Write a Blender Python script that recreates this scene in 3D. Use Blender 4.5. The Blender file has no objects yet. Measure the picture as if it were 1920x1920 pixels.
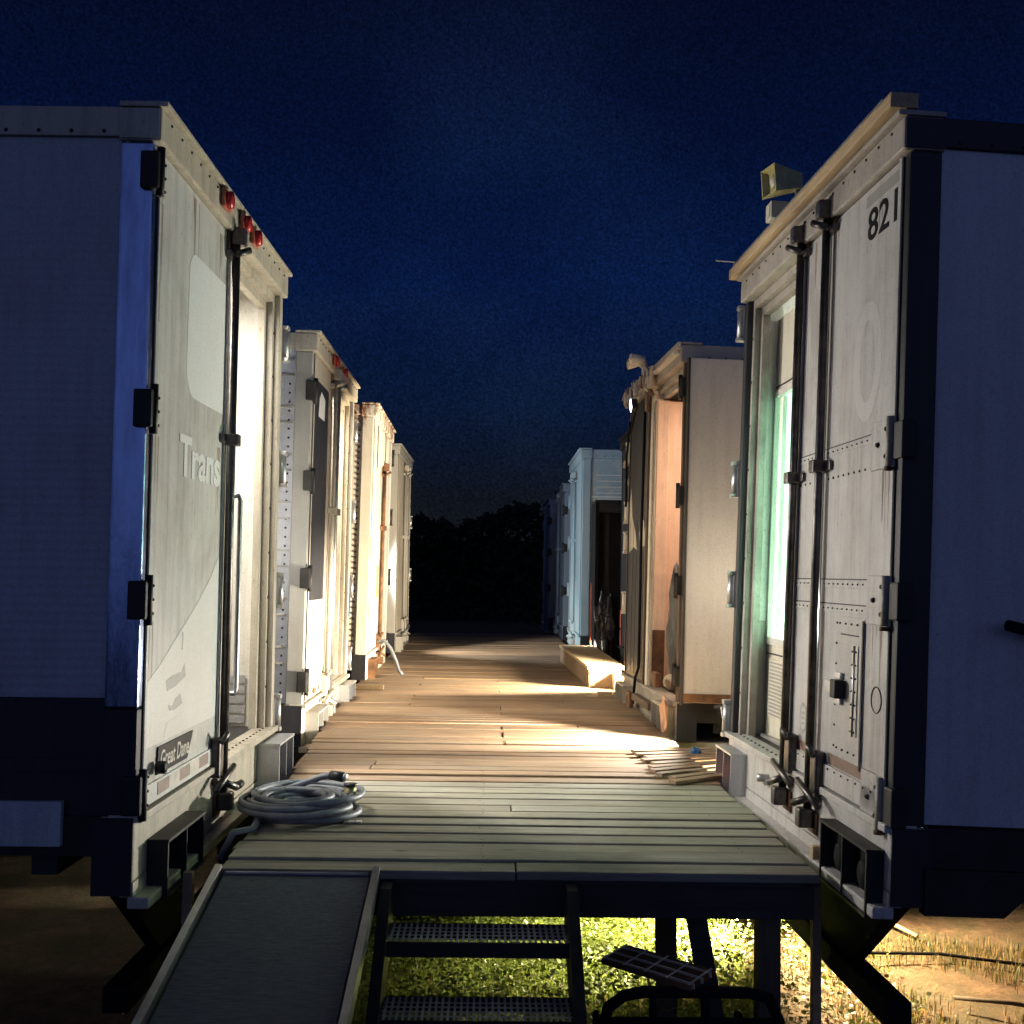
import bpy, bmesh, math, random
from mathutils import Vector, Matrix, noise
random.seed(7)
R = math.radians
sc = bpy.context.scene
COL = sc.collection

# ------------------------------------------------------------------ materials
def nodes_of(name):
    m = bpy.data.materials.new(name); m.use_nodes = True
    nt = m.node_tree
    return m, nt, nt.nodes['Principled BSDF']

def N(nt, typ, **kw):
    n = nt.nodes.new(typ)
    for k, v in kw.items():
        if k.startswith('i_'):
            key = k[2:]
            n.inputs[int(key) if key.isdigit() else key].default_value = v
        else:
            setattr(n, k, v)
    return n

def ramp(nt, fac, stops):
    r = nt.nodes.new('ShaderNodeValToRGB')
    el = r.color_ramp.elements
    while len(el) < len(stops): el.new(0.5)
    for e, (p, c) in zip(el, stops):
        e.position = p; e.color = (*c, 1) if len(c) == 3 else c
    nt.links.new(fac, r.inputs[0])
    return r.outputs[0]

def mixc(nt, fac, a, b):
    m = nt.nodes.new('ShaderNodeMix'); m.data_type = 'RGBA'
    for sock, v in ((m.inputs[0], fac), (m.inputs[6], a), (m.inputs[7], b)):
        if hasattr(v, 'is_linked'): nt.links.new(v, sock)
        elif isinstance(v, (int, float)): sock.default_value = v
        else: sock.default_value = (*v, 1) if len(v) == 3 else v
    return m.outputs[2]

def tnoise(nt, scale, vec_scale=(1, 1, 1), detail=5, rough=0.6, coord='Object', dist=0.0):
    tc = nt.nodes.new('ShaderNodeTexCoord')
    mp = N(nt, 'ShaderNodeMapping'); mp.inputs['Scale'].default_value = vec_scale
    nt.links.new(tc.outputs[coord], mp.inputs[0])
    n = nt.nodes.new('ShaderNodeTexNoise')
    n.inputs['Scale'].default_value = scale; n.inputs['Detail'].default_value = detail
    n.inputs['Roughness'].default_value = rough; n.inputs['Distortion'].default_value = dist
    nt.links.new(mp.outputs[0], n.inputs['Vector'])
    return n.outputs[0]

def paint(name, col, dirt=(0.16, 0.13, 0.10), amount=0.45, rough=0.45, streak=True, bump=0.03, metal=0.0, wave=0.0, rust=None, chips=0.0, rib=0.0):
    """worn trailer paint: vertical run-off streaks, blotches, uneven gloss"""
    m, nt, b = nodes_of(name)
    s1 = tnoise(nt, 3.0, (5, 5, 0.35) if streak else (1, 1, 1), 8, 0.7)
    s2 = tnoise(nt, 1.3, (1, 1, 1), 8, 0.65, dist=0.6)
    s3 = tnoise(nt, 45.0, (1, 1, 0.6), 3, 0.6)
    f1 = ramp(nt, s1, [(0.46, (0, 0, 0)), (0.78, (1, 1, 1))])
    f2 = ramp(nt, s2, [(0.42, (0, 0, 0)), (0.75, (1, 1, 1))])
    f3 = ramp(nt, s3, [(0.60, (0, 0, 0)), (0.72, (1, 1, 1))])
    add = N(nt, 'ShaderNodeMath', operation='ADD'); nt.links.new(f1, add.inputs[0]); nt.links.new(f2, add.inputs[1])
    ml = N(nt, 'ShaderNodeMath', operation='MULTIPLY'); nt.links.new(add.outputs[0], ml.inputs[0]); ml.inputs[1].default_value = amount * 0.6
    c = mixc(nt, ml.outputs[0], col, dirt)
    ml2 = N(nt, 'ShaderNodeMath', operation='MULTIPLY'); nt.links.new(f3, ml2.inputs[0]); ml2.inputs[1].default_value = amount * 0.5
    c = mixc(nt, ml2.outputs[0], c, dirt)
    if chips:
        dr = ramp(nt, tnoise(nt, 1.0, (26, 26, 0.55), 6, 0.75), [(0.60, (0, 0, 0)), (0.70, (1, 1, 1))])
        md = N(nt, 'ShaderNodeMath', operation='MULTIPLY'); nt.links.new(dr, md.inputs[0]); md.inputs[1].default_value = 0.55 * chips
        c = mixc(nt, md.outputs[0], c, tuple(x * 0.8 for x in dirt))
        ch = ramp(nt, tnoise(nt, 9.0, (1, 1, 1), 9, 0.8, dist=1.2), [(0.665, (0, 0, 0)), (0.69, (1, 1, 1))])
        mh = N(nt, 'ShaderNodeMath', operation='MULTIPLY'); nt.links.new(ch, mh.inputs[0]); mh.inputs[1].default_value = min(1.0, 0.9 * chips)
        c = mixc(nt, mh.outputs[0], c, (0.085, 0.05, 0.032))
    if rust:
        r1 = tnoise(nt, 2.2, (1.5, 1.5, 0.5), 10, 0.75, dist=1.0)
        tc = nt.nodes.new('ShaderNodeTexCoord'); sp = nt.nodes.new('ShaderNodeSeparateXYZ'); nt.links.new(tc.outputs['Object'], sp.inputs[0])
        mr = N(nt, 'ShaderNodeMapRange'); nt.links.new(sp.outputs[2], mr.inputs[0])
        mr.inputs[1].default_value = rust[0]; mr.inputs[2].default_value = rust[1]; mr.inputs[3].default_value = -0.32; mr.inputs[4].default_value = 0.24
        ad = N(nt, 'ShaderNodeMath', operation='ADD'); nt.links.new(r1, ad.inputs[0]); nt.links.new(mr.outputs[0], ad.inputs[1])
        fr = ramp(nt, ad.outputs[0], [(0.52, (0, 0, 0)), (0.62, (1, 1, 1))])
        rc = ramp(nt, tnoise(nt, 14, (1, 1, 0.6), 6, 0.7), [(0.3, (0.07, 0.022, 0.008)), (0.7, (0.23, 0.105, 0.038))])
        c = mixc(nt, fr, c, rc)
    sp4 = ramp(nt, tnoise(nt, 150.0, (1, 1, 1), 3, 0.8), [(0.30, (0.62, 0.62, 0.64)), (0.50, (1, 1, 1)), (0.72, (1.22, 1.20, 1.18))])
    mu4 = N(nt, 'ShaderNodeMix', data_type='RGBA', blend_type='MULTIPLY'); mu4.inputs[0].default_value = 0.75; nt.links.new(c, mu4.inputs[6]); nt.links.new(sp4, mu4.inputs[7]); c = mu4.outputs[2]
    nt.links.new(c, b.inputs['Base Color'])
    rr = N(nt, 'ShaderNodeMapRange'); nt.links.new(s2, rr.inputs[0]); rr.inputs[3].default_value = rough - 0.14; rr.inputs[4].default_value = rough + 0.2
    nt.links.new(rr.outputs[0], b.inputs['Roughness'])
    b.inputs['Metallic'].default_value = metal
    h = tnoise(nt, 60, (1, 1, 1), 4)
    bp = N(nt, 'ShaderNodeBump'); bp.inputs['Strength'].default_value = bump * 3; bp.inputs['Distance'].default_value = 0.004
    nt.links.new(h, bp.inputs['Height'])
    if wave:
        h2 = tnoise(nt, 1.6, (1.2, 1.2, 0.8), 2)
        bp2 = N(nt, 'ShaderNodeBump'); bp2.inputs['Strength'].default_value = wave; bp2.inputs['Distance'].default_value = 0.05
        nt.links.new(h2, bp2.inputs['Height']); nt.links.new(bp2.outputs[0], bp.inputs['Normal'])
    if rib:
        wv = nt.nodes.new('ShaderNodeTexWave'); wv.bands_direction = 'Z'; wv.inputs['Scale'].default_value = 9.0; wv.inputs['Distortion'].default_value = 0.4
        tcw = nt.nodes.new('ShaderNodeTexCoord'); nt.links.new(tcw.outputs['Object'], wv.inputs['Vector'])
        bw = N(nt, 'ShaderNodeBump'); bw.inputs['Strength'].default_value = rib; bw.inputs['Distance'].default_value = 0.012
        nt.links.new(wv.outputs['Fac'], bw.inputs['Height']); nt.links.new(bp.outputs[0], bw.inputs['Normal']); bp = bw
    nt.links.new(bp.outputs[0], b.inputs['Normal'])
    return m

def plain(name, col, rough=0.6, metal=0.0, var=0.35, scale=8.0, bump=0.1, vs=(1, 1, 1)):
    m, nt, b = nodes_of(name)
    n = tnoise(nt, scale, vs, 6, 0.65)
    lo = tuple(c * (1 - var) for c in col); hi = tuple(min(1, c * (1 + var)) for c in col)
    nt.links.new(ramp(nt, n, [(0.3, lo), (0.7, hi)]), b.inputs['Base Color'])
    b.inputs['Metallic'].default_value = metal
    rr = N(nt, 'ShaderNodeMapRange'); nt.links.new(n, rr.inputs[0]); rr.inputs[3].default_value = max(0.05, rough - 0.15); rr.inputs[4].default_value = min(1, rough + 0.15)
    nt.links.new(rr.outputs[0], b.inputs['Roughness'])
    if bump:
        bp = N(nt, 'ShaderNodeBump'); bp.inputs['Strength'].default_value = bump; bp.inputs['Distance'].default_value = 0.01
        nt.links.new(tnoise(nt, scale * 6, vs, 5), bp.inputs['Height']); nt.links.new(bp.outputs[0], b.inputs['Normal'])
    return m

def wood(name, a, bcol, grey, along=0, grain=1.0):
    """sawn boards: every board (mesh island) has its own tone, grain runs along one axis"""
    m, nt, b = nodes_of(name)
    vs = [28, 28, 28]; vs[along] = 1.1
    geo = nt.nodes.new('ShaderNodeNewGeometry')
    tc = nt.nodes.new('ShaderNodeTexCoord')
    off = N(nt, 'ShaderNodeVectorMath', operation='SCALE'); off.inputs[0].default_value = (37, 91, 53)
    nt.links.new(geo.outputs['Random Per Island'], off.inputs[3])
    va = N(nt, 'ShaderNodeVectorMath', operation='ADD'); nt.links.new(tc.outputs['Object'], va.inputs[0]); nt.links.new(off.outputs[0], va.inputs[1])
    mp = N(nt, 'ShaderNodeMapping'); mp.inputs['Scale'].default_value = vs; nt.links.new(va.outputs[0], mp.inputs[0])
    n1 = N(nt, 'ShaderNodeTexNoise'); n1.inputs['Scale'].default_value = 1.3; n1.inputs['Detail'].default_value = 8; n1.inputs['Roughness'].default_value = 0.7; n1.inputs['Distortion'].default_value = 0.7
    nt.links.new(mp.outputs[0], n1.inputs['Vector'])
    mp2 = N(nt, 'ShaderNodeMapping'); v2 = [4, 4, 4]; v2[along] = 1.2; mp2.inputs['Scale'].default_value = v2; nt.links.new(va.outputs[0], mp2.inputs[0])
    n2 = N(nt, 'ShaderNodeTexNoise'); n2.inputs['Scale'].default_value = 1.0; n2.inputs['Detail'].default_value = 6; nt.links.new(mp2.outputs[0], n2.inputs['Vector'])
    vor = N(nt, 'ShaderNodeTexVoronoi'); vor.inputs['Scale'].default_value = 1.6
    mp3 = N(nt, 'ShaderNodeMapping'); v3 = [3.2, 3.2, 3.2]; v3[along] = 1.0; mp3.inputs['Scale'].default_value = v3; nt.links.new(va.outputs[0], mp3.inputs[0]); nt.links.new(mp3.outputs[0], vor.inputs['Vector'])
    base = mixc(nt, ramp(nt, geo.outputs['Random Per Island'], [(0.0, (0, 0, 0)), (1.0, (1, 1, 1))]), a, bcol)
    dark = tuple(c * 0.42 for c in a)
    g = ramp(nt, n1.outputs[0], [(0.36, (1, 1, 1)), (0.60, (0, 0, 0))])
    gm = N(nt, 'ShaderNodeMath', operation='MULTIPLY'); nt.links.new(g, gm.inputs[0]); gm.inputs[1].default_value = 0.65 * grain
    c = mixc(nt, gm.outputs[0], base, dark)
    w = ramp(nt, n2.outputs[0], [(0.40, (0, 0, 0)), (0.68, (1, 1, 1))])
    wm = N(nt, 'ShaderNodeMath', operation='MULTIPLY'); nt.links.new(w, wm.inputs[0]); wm.inputs[1].default_value = 0.6
    c = mixc(nt, wm.outputs[0], c, grey)
    st = ramp(nt, tnoise(nt, 1.1, (1, 1, 1), 8, 0.72, dist=0.8), [(0.44, (0, 0, 0)), (0.66, (1, 1, 1))])
    sm_ = N(nt, 'ShaderNodeMath', operation='MULTIPLY'); nt.links.new(st, sm_.inputs[0]); sm_.inputs[1].default_value = 0.5
    c = mixc(nt, sm_.outputs[0], c, tuple(x * 0.5 for x in a))
    k = ramp(nt, vor.outputs['Distance'], [(0.03, (1, 1, 1)), (0.075, (0, 0, 0))])
    c = mixc(nt, k, c, tuple(x * 0.3 for x in a))
    nt.links.new(c, b.inputs['Base Color'])
    b.inputs['Roughness'].default_value = 0.72
    bp = N(nt, 'ShaderNodeBump'); bp.inputs['Strength'].default_value = 0.5; bp.inputs['Distance'].default_value = 0.004
    nt.links.new(n1.outputs[0], bp.inputs['Height']); nt.links.new(bp.outputs[0], b.inputs['Normal'])
    return m

def emit(name, col, st):
    m = bpy.data.materials.new(name); m.use_nodes = True; nt = m.node_tree
    nt.nodes.clear()
    e = N(nt, 'ShaderNodeEmission'); e.inputs[0].default_value = (*col, 1); e.inputs[1].default_value = st
    o = N(nt, 'ShaderNodeOutputMaterial'); nt.links.new(e.outputs[0], o.inputs[0])
    return m

M = {}
M['white'] = paint('worn_white_paint', (0.58, 0.57, 0.53), amount=0.95, rough=0.34, wave=0.4, chips=0.8)
M['white_r'] = paint('dusty_white_paint', (0.48, 0.465, 0.44), amount=0.95, rough=0.46, wave=0.2, chips=0.9)
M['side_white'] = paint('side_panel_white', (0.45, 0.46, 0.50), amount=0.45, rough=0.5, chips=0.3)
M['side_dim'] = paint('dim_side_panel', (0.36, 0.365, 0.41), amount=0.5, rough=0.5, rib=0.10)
M['blue_worn'] = paint('peeling_blue_paint', (0.22, 0.32, 0.38), dirt=(0.50, 0.47, 0.40), amount=1.5, rough=0.6, streak=False)
M['ghost'] = paint('unfaded_white_paint', (0.74, 0.75, 0.72), amount=0.12, rough=0.34, wave=0.1)  # unfaded paint; also the painted overexposed block on the second left door
M['ghost_grey'] = paint('faded_grey_ghost', (0.52, 0.505, 0.48), amount=0.4, rough=0.46, wave=0.16)
M['panel_beige'] = paint('beige_door_panel', (0.50, 0.465, 0.415), amount=0.4, rough=0.5)
M['ghost_dim'] = paint('pale_ghost_paint', (0.66, 0.65, 0.61), amount=0.12, rough=0.34, wave=0.1)  # pale markings, and the light painted low on the first left door
M['frame'] = paint('frame_cream_paint', (0.46, 0.41, 0.32), dirt=(0.10, 0.08, 0.06), amount=0.85, rough=0.45, chips=1.0)
M['headdirt'] = paint('grimy_header_paint', (0.36, 0.32, 0.27), dirt=(0.07, 0.055, 0.045), amount=1.0, rough=0.55, streak=False, chips=1.0)
M['cream'] = paint('cream_wall_paint', (0.60, 0.55, 0.43), amount=0.45, chips=0.3, rough=0.6)
M['lining'] = paint('interior_lining_white', (0.62, 0.59, 0.52), amount=0.6, chips=0.5, rough=0.5)
M['peach'] = paint('interior_peach_paint', (0.66, 0.46, 0.34), amount=0.6, chips=0.5, rough=0.6)
M['alu'] = paint('aluminium', (0.55, 0.56, 0.58), dirt=(0.2, 0.19, 0.17), amount=0.4, rough=0.36, metal=0.85)
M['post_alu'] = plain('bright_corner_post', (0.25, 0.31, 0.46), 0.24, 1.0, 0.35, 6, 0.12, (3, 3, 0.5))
M['grey_frame'] = paint('grey_frame_paint', (0.30, 0.29, 0.26), amount=0.5, rough=0.5)
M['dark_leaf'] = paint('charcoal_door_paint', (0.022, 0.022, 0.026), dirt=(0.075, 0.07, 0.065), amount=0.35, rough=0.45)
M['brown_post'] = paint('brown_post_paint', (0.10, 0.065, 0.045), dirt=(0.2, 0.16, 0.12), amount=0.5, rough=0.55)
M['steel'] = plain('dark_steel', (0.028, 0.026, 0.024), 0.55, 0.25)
M['rod'] = plain('lock_rod_steel', (0.10, 0.09, 0.082), 0.36, 0.75, 0.6, 12, 0.2)
M['hatch'] = paint('hatch_grey_paint', (0.44, 0.42, 0.39), amount=0.4, rough=0.45)
M['black'] = plain('black_rubber', (0.008, 0.008, 0.009), 0.8)
M['black'].node_tree.nodes['Principled BSDF'].inputs['Specular IOR Level'].default_value = 0.12
M['gasket'] = plain('gasket_rubber', (0.03, 0.027, 0.024), 0.7)
M['galv'] = plain('galvanised_steel', (0.42, 0.42, 0.41), 0.42, 0.8, 0.25)
M['tread'] = plain('worn_zinc_grating', (0.36, 0.36, 0.33), 0.6, 0.1, 0.3, 20)
M['red'] = plain('red_lens', (0.40, 0.02, 0.015), 0.25, 0, 0.3, 20, 0)
M['rustrun'] = plain('rust_run_stain', (0.27, 0.20, 0.14), 0.6, 0, 0.4, 14, 0)
M['redtape'] = plain('red_reflective_tape', (0.42, 0.10, 0.06), 0.35, 0, 0.3, 20, 0)
M['tapewhite'] = plain('white_reflective_tape', (0.62, 0.58, 0.50), 0.35, 0, 0.2, 20, 0)
M['browntape'] = plain('faded_brown_tape', (0.20, 0.12, 0.085), 0.5, 0, 0.3, 20, 0)
M['yellow'] = plain('yellow_label', (0.60, 0.50, 0.03), 0.5, 0, 0.3, 60, 0)
M['bluelabel'] = plain('blue_label', (0.05, 0.14, 0.34), 0.5, 0, 0.3, 30, 0)
M['rusty'] = paint('rusty_white_paint', (0.62, 0.58, 0.49), amount=0.5, rough=0.55, chips=0.8, rust=(2.95, 4.6))
M['rust'] = plain('rusty_steel', (0.13, 0.06, 0.026), 0.8, 0.1, 0.7, 9, 0.3)
M['paint_black'] = plain('black_lettering', (0.012, 0.012, 0.012), 0.5, 0, 0.2, 20, 0)
M['paint_black'].node_tree.nodes['Principled BSDF'].inputs['Specular IOR Level'].default_value = 0.1
M['bluebox'] = paint('faded_light_blue_paint', (0.22, 0.32, 0.38), dirt=(0.38, 0.33, 0.28), amount=0.55, rough=0.55)
M['bluedim'] = paint('dull_blue_paint', (0.15, 0.19, 0.25), dirt=(0.2, 0.19, 0.18), amount=0.5, rough=0.6)
M['deck_grey'] = wood('weathered_grey_boards', (0.215, 0.185, 0.125), (0.35, 0.32, 0.235), (0.27, 0.265, 0.215), 0, 1.3)
M['deck'] = wood('deck_boards', (0.185, 0.105, 0.050), (0.33, 0.215, 0.12), (0.20, 0.165, 0.12), 0, 1.25)
M['lumber'] = wood('new_lumber', (0.45, 0.31, 0.16), (0.52, 0.38, 0.21), (0.36, 0.28, 0.18), 1)
M['post'] = wood('post_timber', (0.10, 0.078, 0.05), (0.13, 0.10, 0.065), (0.09, 0.08, 0.06), 2)
M['beam'] = wood('dark_beam', (0.055, 0.05, 0.042), (0.065, 0.06, 0.05), (0.05, 0.05, 0.045), 0)
M['grip'] = plain('ramp_grip_surface', (0.17, 0.175, 0.175), 0.8, 0.0, 0.45, 30, 0.8, (0.6, 6, 1))
M['cable'] = plain('grey_cable_jacket', (0.15, 0.165, 0.19), 0.5, 0, 0.35, 14, 0.1)
M['plug'] = plain('plug_rubber', (0.025, 0.025, 0.028), 0.45)
M['brass'] = plain('plug_brass', (0.6, 0.5, 0.3), 0.3, 0.9)
M['horn'] = plain('yellowed_horn_plastic', (0.36, 0.32, 0.13), 0.45, 0, 0.25, 12)
M['beige'] = plain('beige_plastic', (0.50, 0.46, 0.36), 0.5, 0, 0.2, 12)
M['paper'] = plain('salmon_paper', (0.62, 0.36, 0.22), 0.8, 0, 0.2, 12)
M['bluerag'] = plain('blue_cloth', (0.03, 0.10, 0.22), 0.9, 0, 0.4, 25)
M['tarp'] = plain('dark_crumpled_tarp', (0.035, 0.033, 0.03), 0.5, 0, 0.5, 9, 0.4)
M['plastic_bag'] = plain('shiny_black_plastic', (0.015, 0.015, 0.017), 0.12, 0, 0.3, 9, 0.2)
M['tanball'] = plain('tan_rubber', (0.5, 0.42, 0.3), 0.6)
M['lens'] = emit('lit_lamp_lens', (1.0, 0.86, 0.62), 6.0)
M['led'] = emit('lit_led', (0.80, 0.90, 1.0), 14.0)

for _n, _v in (('dark_leaf', 0.22), ('steel', 0.25), ('beam', 0.15), ('post', 0.15), ('brown_post', 0.25), ('grip', 0.2)):
    if _n in M: M[_n].node_tree.nodes['Principled BSDF'].inputs['Specular IOR Level'].default_value = _v

def pane_mat():
    m = bpy.data.materials.new('frosted_mint_pane'); m.use_nodes = True; nt = m.node_tree; nt.nodes.clear()
    t = N(nt, 'ShaderNodeBsdfTranslucent'); t.inputs[0].default_value = (0.74, 0.96, 0.86, 1)
    g = N(nt, 'ShaderNodeBsdfGlossy'); g.inputs[1].default_value = 0.15
    mx = N(nt, 'ShaderNodeMixShader'); mx.inputs[0].default_value = 0.06
    nt.links.new(t.outputs[0], mx.inputs[1]); nt.links.new(g.outputs[0], mx.inputs[2])
    e = N(nt, 'ShaderNodeEmission'); e.inputs[0].default_value = (0.14, 0.70, 0.42, 1); e.inputs[1].default_value = 0.5
    ad = N(nt, 'ShaderNodeAddShader'); nt.links.new(mx.outputs[0], ad.inputs[0]); nt.links.new(e.outputs[0], ad.inputs[1])
    o = N(nt, 'ShaderNodeOutputMaterial'); nt.links.new(ad.outputs[0], o.inputs[0])
    return m
M['pane'] = pane_mat()

def ground_mat():
    m, nt, b = nodes_of('dirt_and_dry_grass')
    n1 = tnoise(nt, 0.9, (1, 1, 1), 8, 0.7); n2 = tnoise(nt, 9, (1, 1, 1), 8, 0.75); n3 = tnoise(nt, 70, (1, 1, 1), 4)
    c = ramp(nt, n2, [(0.3, (0.045, 0.028, 0.014)), (0.5, (0.12, 0.07, 0.035)), (0.72, (0.21, 0.13, 0.065))])
    c = mixc(nt, ramp(nt, n1, [(0.42, (0, 0, 0)), (0.6, (0.8, 0.8, 0.8))]), c, (0.045, 0.05, 0.016))
    c = mixc(nt, ramp(nt, n3, [(0.58, (0, 0, 0)), (0.7, (0.6, 0.6, 0.6))]), c, (0.24, 0.18, 0.09))
    nt.links.new(c, b.inputs['Base Color']); b.inputs['Roughness'].default_value = 0.95
    bp = N(nt, 'ShaderNodeBump'); bp.inputs['Strength'].default_value = 0.9; bp.inputs['Distance'].default_value = 0.04
    nt.links.new(n2, bp.inputs['Height']); nt.links.new(bp.outputs[0], b.inputs['Normal'])
    return m
M['ground'] = ground_mat()

def leaf_mat(name, a, c2, transl=0.3):
    m, nt, b = nodes_of(name)
    geo = nt.nodes.new('ShaderNodeNewGeometry')
    nt.links.new(ramp(nt, geo.outputs['Random Per Island'], [(0, a), (1, c2)]), b.inputs['Base Color'])
    b.inputs['Roughness'].default_value = 0.5
    t = N(nt, 'ShaderNodeBsdfTranslucent'); t.inputs[0].default_value = (*[x * 1.6 for x in c2], 1)
    mx = N(nt, 'ShaderNodeMixShader'); mx.inputs[0].default_value = transl
    nt.links.new(b.outputs[0], mx.inputs[1]); nt.links.new(t.outputs[0], mx.inputs[2])
    nt.links.new(mx.outputs[0], nt.nodes['Material Output'].inputs[0])
    return m
M['weed'] = leaf_mat('weed_leaves', (0.035, 0.060, 0.008), (0.19, 0.24, 0.04), 0.25)
M['dullgrass'] = leaf_mat('dull_green_grass', (0.035, 0.045, 0.012), (0.10, 0.105, 0.03), 0.15)
M['grass'] = leaf_mat('grass_blades', (0.07, 0.06, 0.02), (0.24, 0.16, 0.07))
M['tree'] = leaf_mat('night_foliage', (0.022, 0.030, 0.019), (0.028, 0.036, 0.023), 0.0)

_b = M['tree'].node_tree.nodes['Principled BSDF']; _b.inputs['Roughness'].default_value = 1.0; _b.inputs['Specular IOR Level'].default_value = 0.0

# ------------------------------------------------------------------ mesh builder
class MB:
    def __init__(s, sx=1):
        s.v = []; s.f = []; s.mi = []; s.sx = sx; s.mats = []; s.smooth = []
    def mat(s, m):
        if m not in s.mats: s.mats.append(m)
        return s.mats.index(m)
    def _add(s, vs, fs, m, smooth=False):
        k = len(s.v); i = s.mat(m)
        s.v += [(s.sx * p[0], p[1], p[2]) for p in vs]
        for f in fs:
            s.f.append([k + q for q in f]); s.mi.append(i); s.smooth.append(smooth)
    def box(s, x0, x1, y0, y1, z0, z1, m, bev=0.0, mx=None):
        if bev > 0 and min(abs(x1 - x0), abs(y1 - y0), abs(z1 - z0)) > 2.2 * bev:
            bm = bmesh.new(); bmesh.ops.create_cube(bm, size=1)
            for v in bm.verts:
                v.co = Vector(((x0 + x1) / 2 + v.co.x * (x1 - x0), (y0 + y1) / 2 + v.co.y * (y1 - y0), (z0 + z1) / 2 + v.co.z * (z1 - z0)))
            bmesh.ops.bevel(bm, geom=bm.edges[:], offset=bev, segments=2, affect='EDGES', profile=0.6)
            if mx: bm.transform(mx)
            bm.verts.index_update()
            s._add([tuple(v.co) for v in bm.verts], [[v.index for v in f.verts] for f in bm.faces], m); bm.free(); return
        vs = [(x, y, z) for x in (x0, x1) for y in (y0, y1) for z in (z0, z1)]
        if mx: vs = [tuple(mx @ Vector(p)) for p in vs]
        s._add(vs, [(0, 1, 3, 2), (4, 6, 7, 5), (0, 4, 5, 1), (2, 3, 7, 6), (0, 2, 6, 4), (1, 5, 7, 3)], m)
    def tube(s, pts, r, m, n=10, closed=False, cap=True):
        pts = [Vector(p) for p in pts]; rings = []; L = len(pts)
        prev = None
        for i, p in enumerate(pts):
            if closed: d = pts[(i + 1) % L] - pts[i - 1]
            else: d = pts[min(i + 1, L - 1)] - pts[max(i - 1, 0)]
            d.normalize()
            if prev is None:
                a = Vector((0, 0, 1)) if abs(d.z) < 0.9 else Vector((1, 0, 0))
                u = d.cross(a).normalized()
            else:
                u = (prev - d * prev.dot(d)).normalized()
            prev = u; w = d.cross(u)
            rr = r(i / max(1, L - 1)) if callable(r) else r
            rings.append([p + (u * math.cos(2 * math.pi * k / n) + w * math.sin(2 * math.pi * k / n)) * rr for k in range(n)])
        vs = [tuple(q) for rg in rings for q in rg]; fs = []
        for i in range(L if closed else L - 1):
            j = (i + 1) % L
            for k in range(n):
                fs.append((i * n + k, i * n + (k + 1) % n, j * n + (k + 1) % n, j * n + k))
        if cap and not closed:
            fs.append(tuple(range(n))[::-1]); fs.append(tuple((L - 1) * n + k for k in range(n)))
        s._add(vs, fs, m, True)
    def rivet(s, p, axis, r, m, t=0.006):
        a = Vector(axis).normalized(); u = a.orthogonal().normalized(); w = a.cross(u); p = Vector(p)
        lo = [p - a * 0.002 + (u * math.cos(k * math.pi / 3) + w * math.sin(k * math.pi / 3)) * r for k in range(6)]
        hi = [p + a * t + (u * math.cos(k * math.pi / 3) + w * math.sin(k * math.pi / 3)) * r * 0.6 for k in range(6)]
        s._add([tuple(q) for q in lo + hi], [(k, (k + 1) % 6, 6 + (k + 1) % 6, 6 + k) for k in range(6)] + [tuple(range(6, 12))], m)
    def prism(s, poly, axis, a, b, m):
        """polygon in the two other axes, extruded along axis from a to b"""
        n = len(poly)
        def P(q, t):
            q = list(q); q.insert(axis, t); return tuple(q)
        vs = [P(q, a) for q in poly] + [P(q, b) for q in poly]
        fs = [tuple(range(n)), tuple(range(n, 2 * n))[::-1]] + [(k, n + k, n + (k + 1) % n, (k + 1) % n) for k in range(n)]
        s._add(vs, fs, m)
    def build(s, name, parent=None, loc=None):
        me = bpy.data.meshes.new(name); me.from_pydata(s.v, [], s.f)
        for m in s.mats: me.materials.append(M[m])
        for p, i, sm in zip(me.polygons, s.mi, s.smooth): p.material_index = i; p.use_smooth = sm
        bm = bmesh.new(); bm.from_mesh(me); bmesh.ops.recalc_face_normals(bm, faces=bm.faces); bm.to_mesh(me); bm.free()
        o = bpy.data.objects.new(name, me); COL.objects.link(o)
        if parent: o.parent = parent
        if loc: o.location = loc
        return o

def tag(o, label=None, cat=None, group=None, kind=None):
    if label: o['label'] = label
    if cat: o['category'] = cat
    if group: o['group'] = group
    if kind: o['kind'] = kind
    return o

def empty(name, loc, label, cat, group=None):
    o = bpy.data.objects.new(name, None); COL.objects.link(o); o.location = loc; o.empty_display_size = 0.2
    return tag(o, label, cat, group)

def text_mesh(txt, size, sx=1.0, bold=0.0, shear=0.0, extrude=0.0015):
    cu = bpy.data.curves.new('lettering', 'FONT'); cu.body = txt; cu.size = size; cu.offset = bold; cu.shear = shear; cu.extrude = extrude; cu.resolution_u = 4
    o = bpy.data.objects.new('lettering', cu); COL.objects.link(o)
    bpy.context.view_layer.update()
    me = bpy.data.meshes.new_from_object(o.evaluated_get(bpy.context.evaluated_depsgraph_get()))
    bpy.data.objects.remove(o)
    xs = [v.co.x for v in me.vertices]; x0 = min(xs)
    for v in me.vertices: v.co.x = (v.co.x - x0) * sx
    return me

def face_text(parent, name, txt, side, u0, h0, height, width, m, off, bold=0.0, shear=0.0, label=None, squash=None):
    """lettering on a rear face, read by somebody standing on the deck"""
    me = text_mesh(txt, 1.0, 1.0, bold, shear)
    xs = [v.co.x for v in me.vertices]; ys = [v.co.y for v in me.vertices]
    w = max(xs); y0 = min(ys); hh = max(ys) - y0
    for v in me.vertices:
        a = v.co.x / w * width; b = (v.co.y - y0) / hh * height; c = off + v.co.z
        if side > 0: v.co = Vector((c, u0 + a, h0 + b))         # left row: reading goes away from the viewer
        else: v.co = Vector((-c, u0 - a, h0 + b))               # right row: reading comes towards the viewer
    me.materials.append(M[m])
    o = bpy.data.objects.new(name, me); COL.objects.link(o); o.parent = parent
    return o

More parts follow.
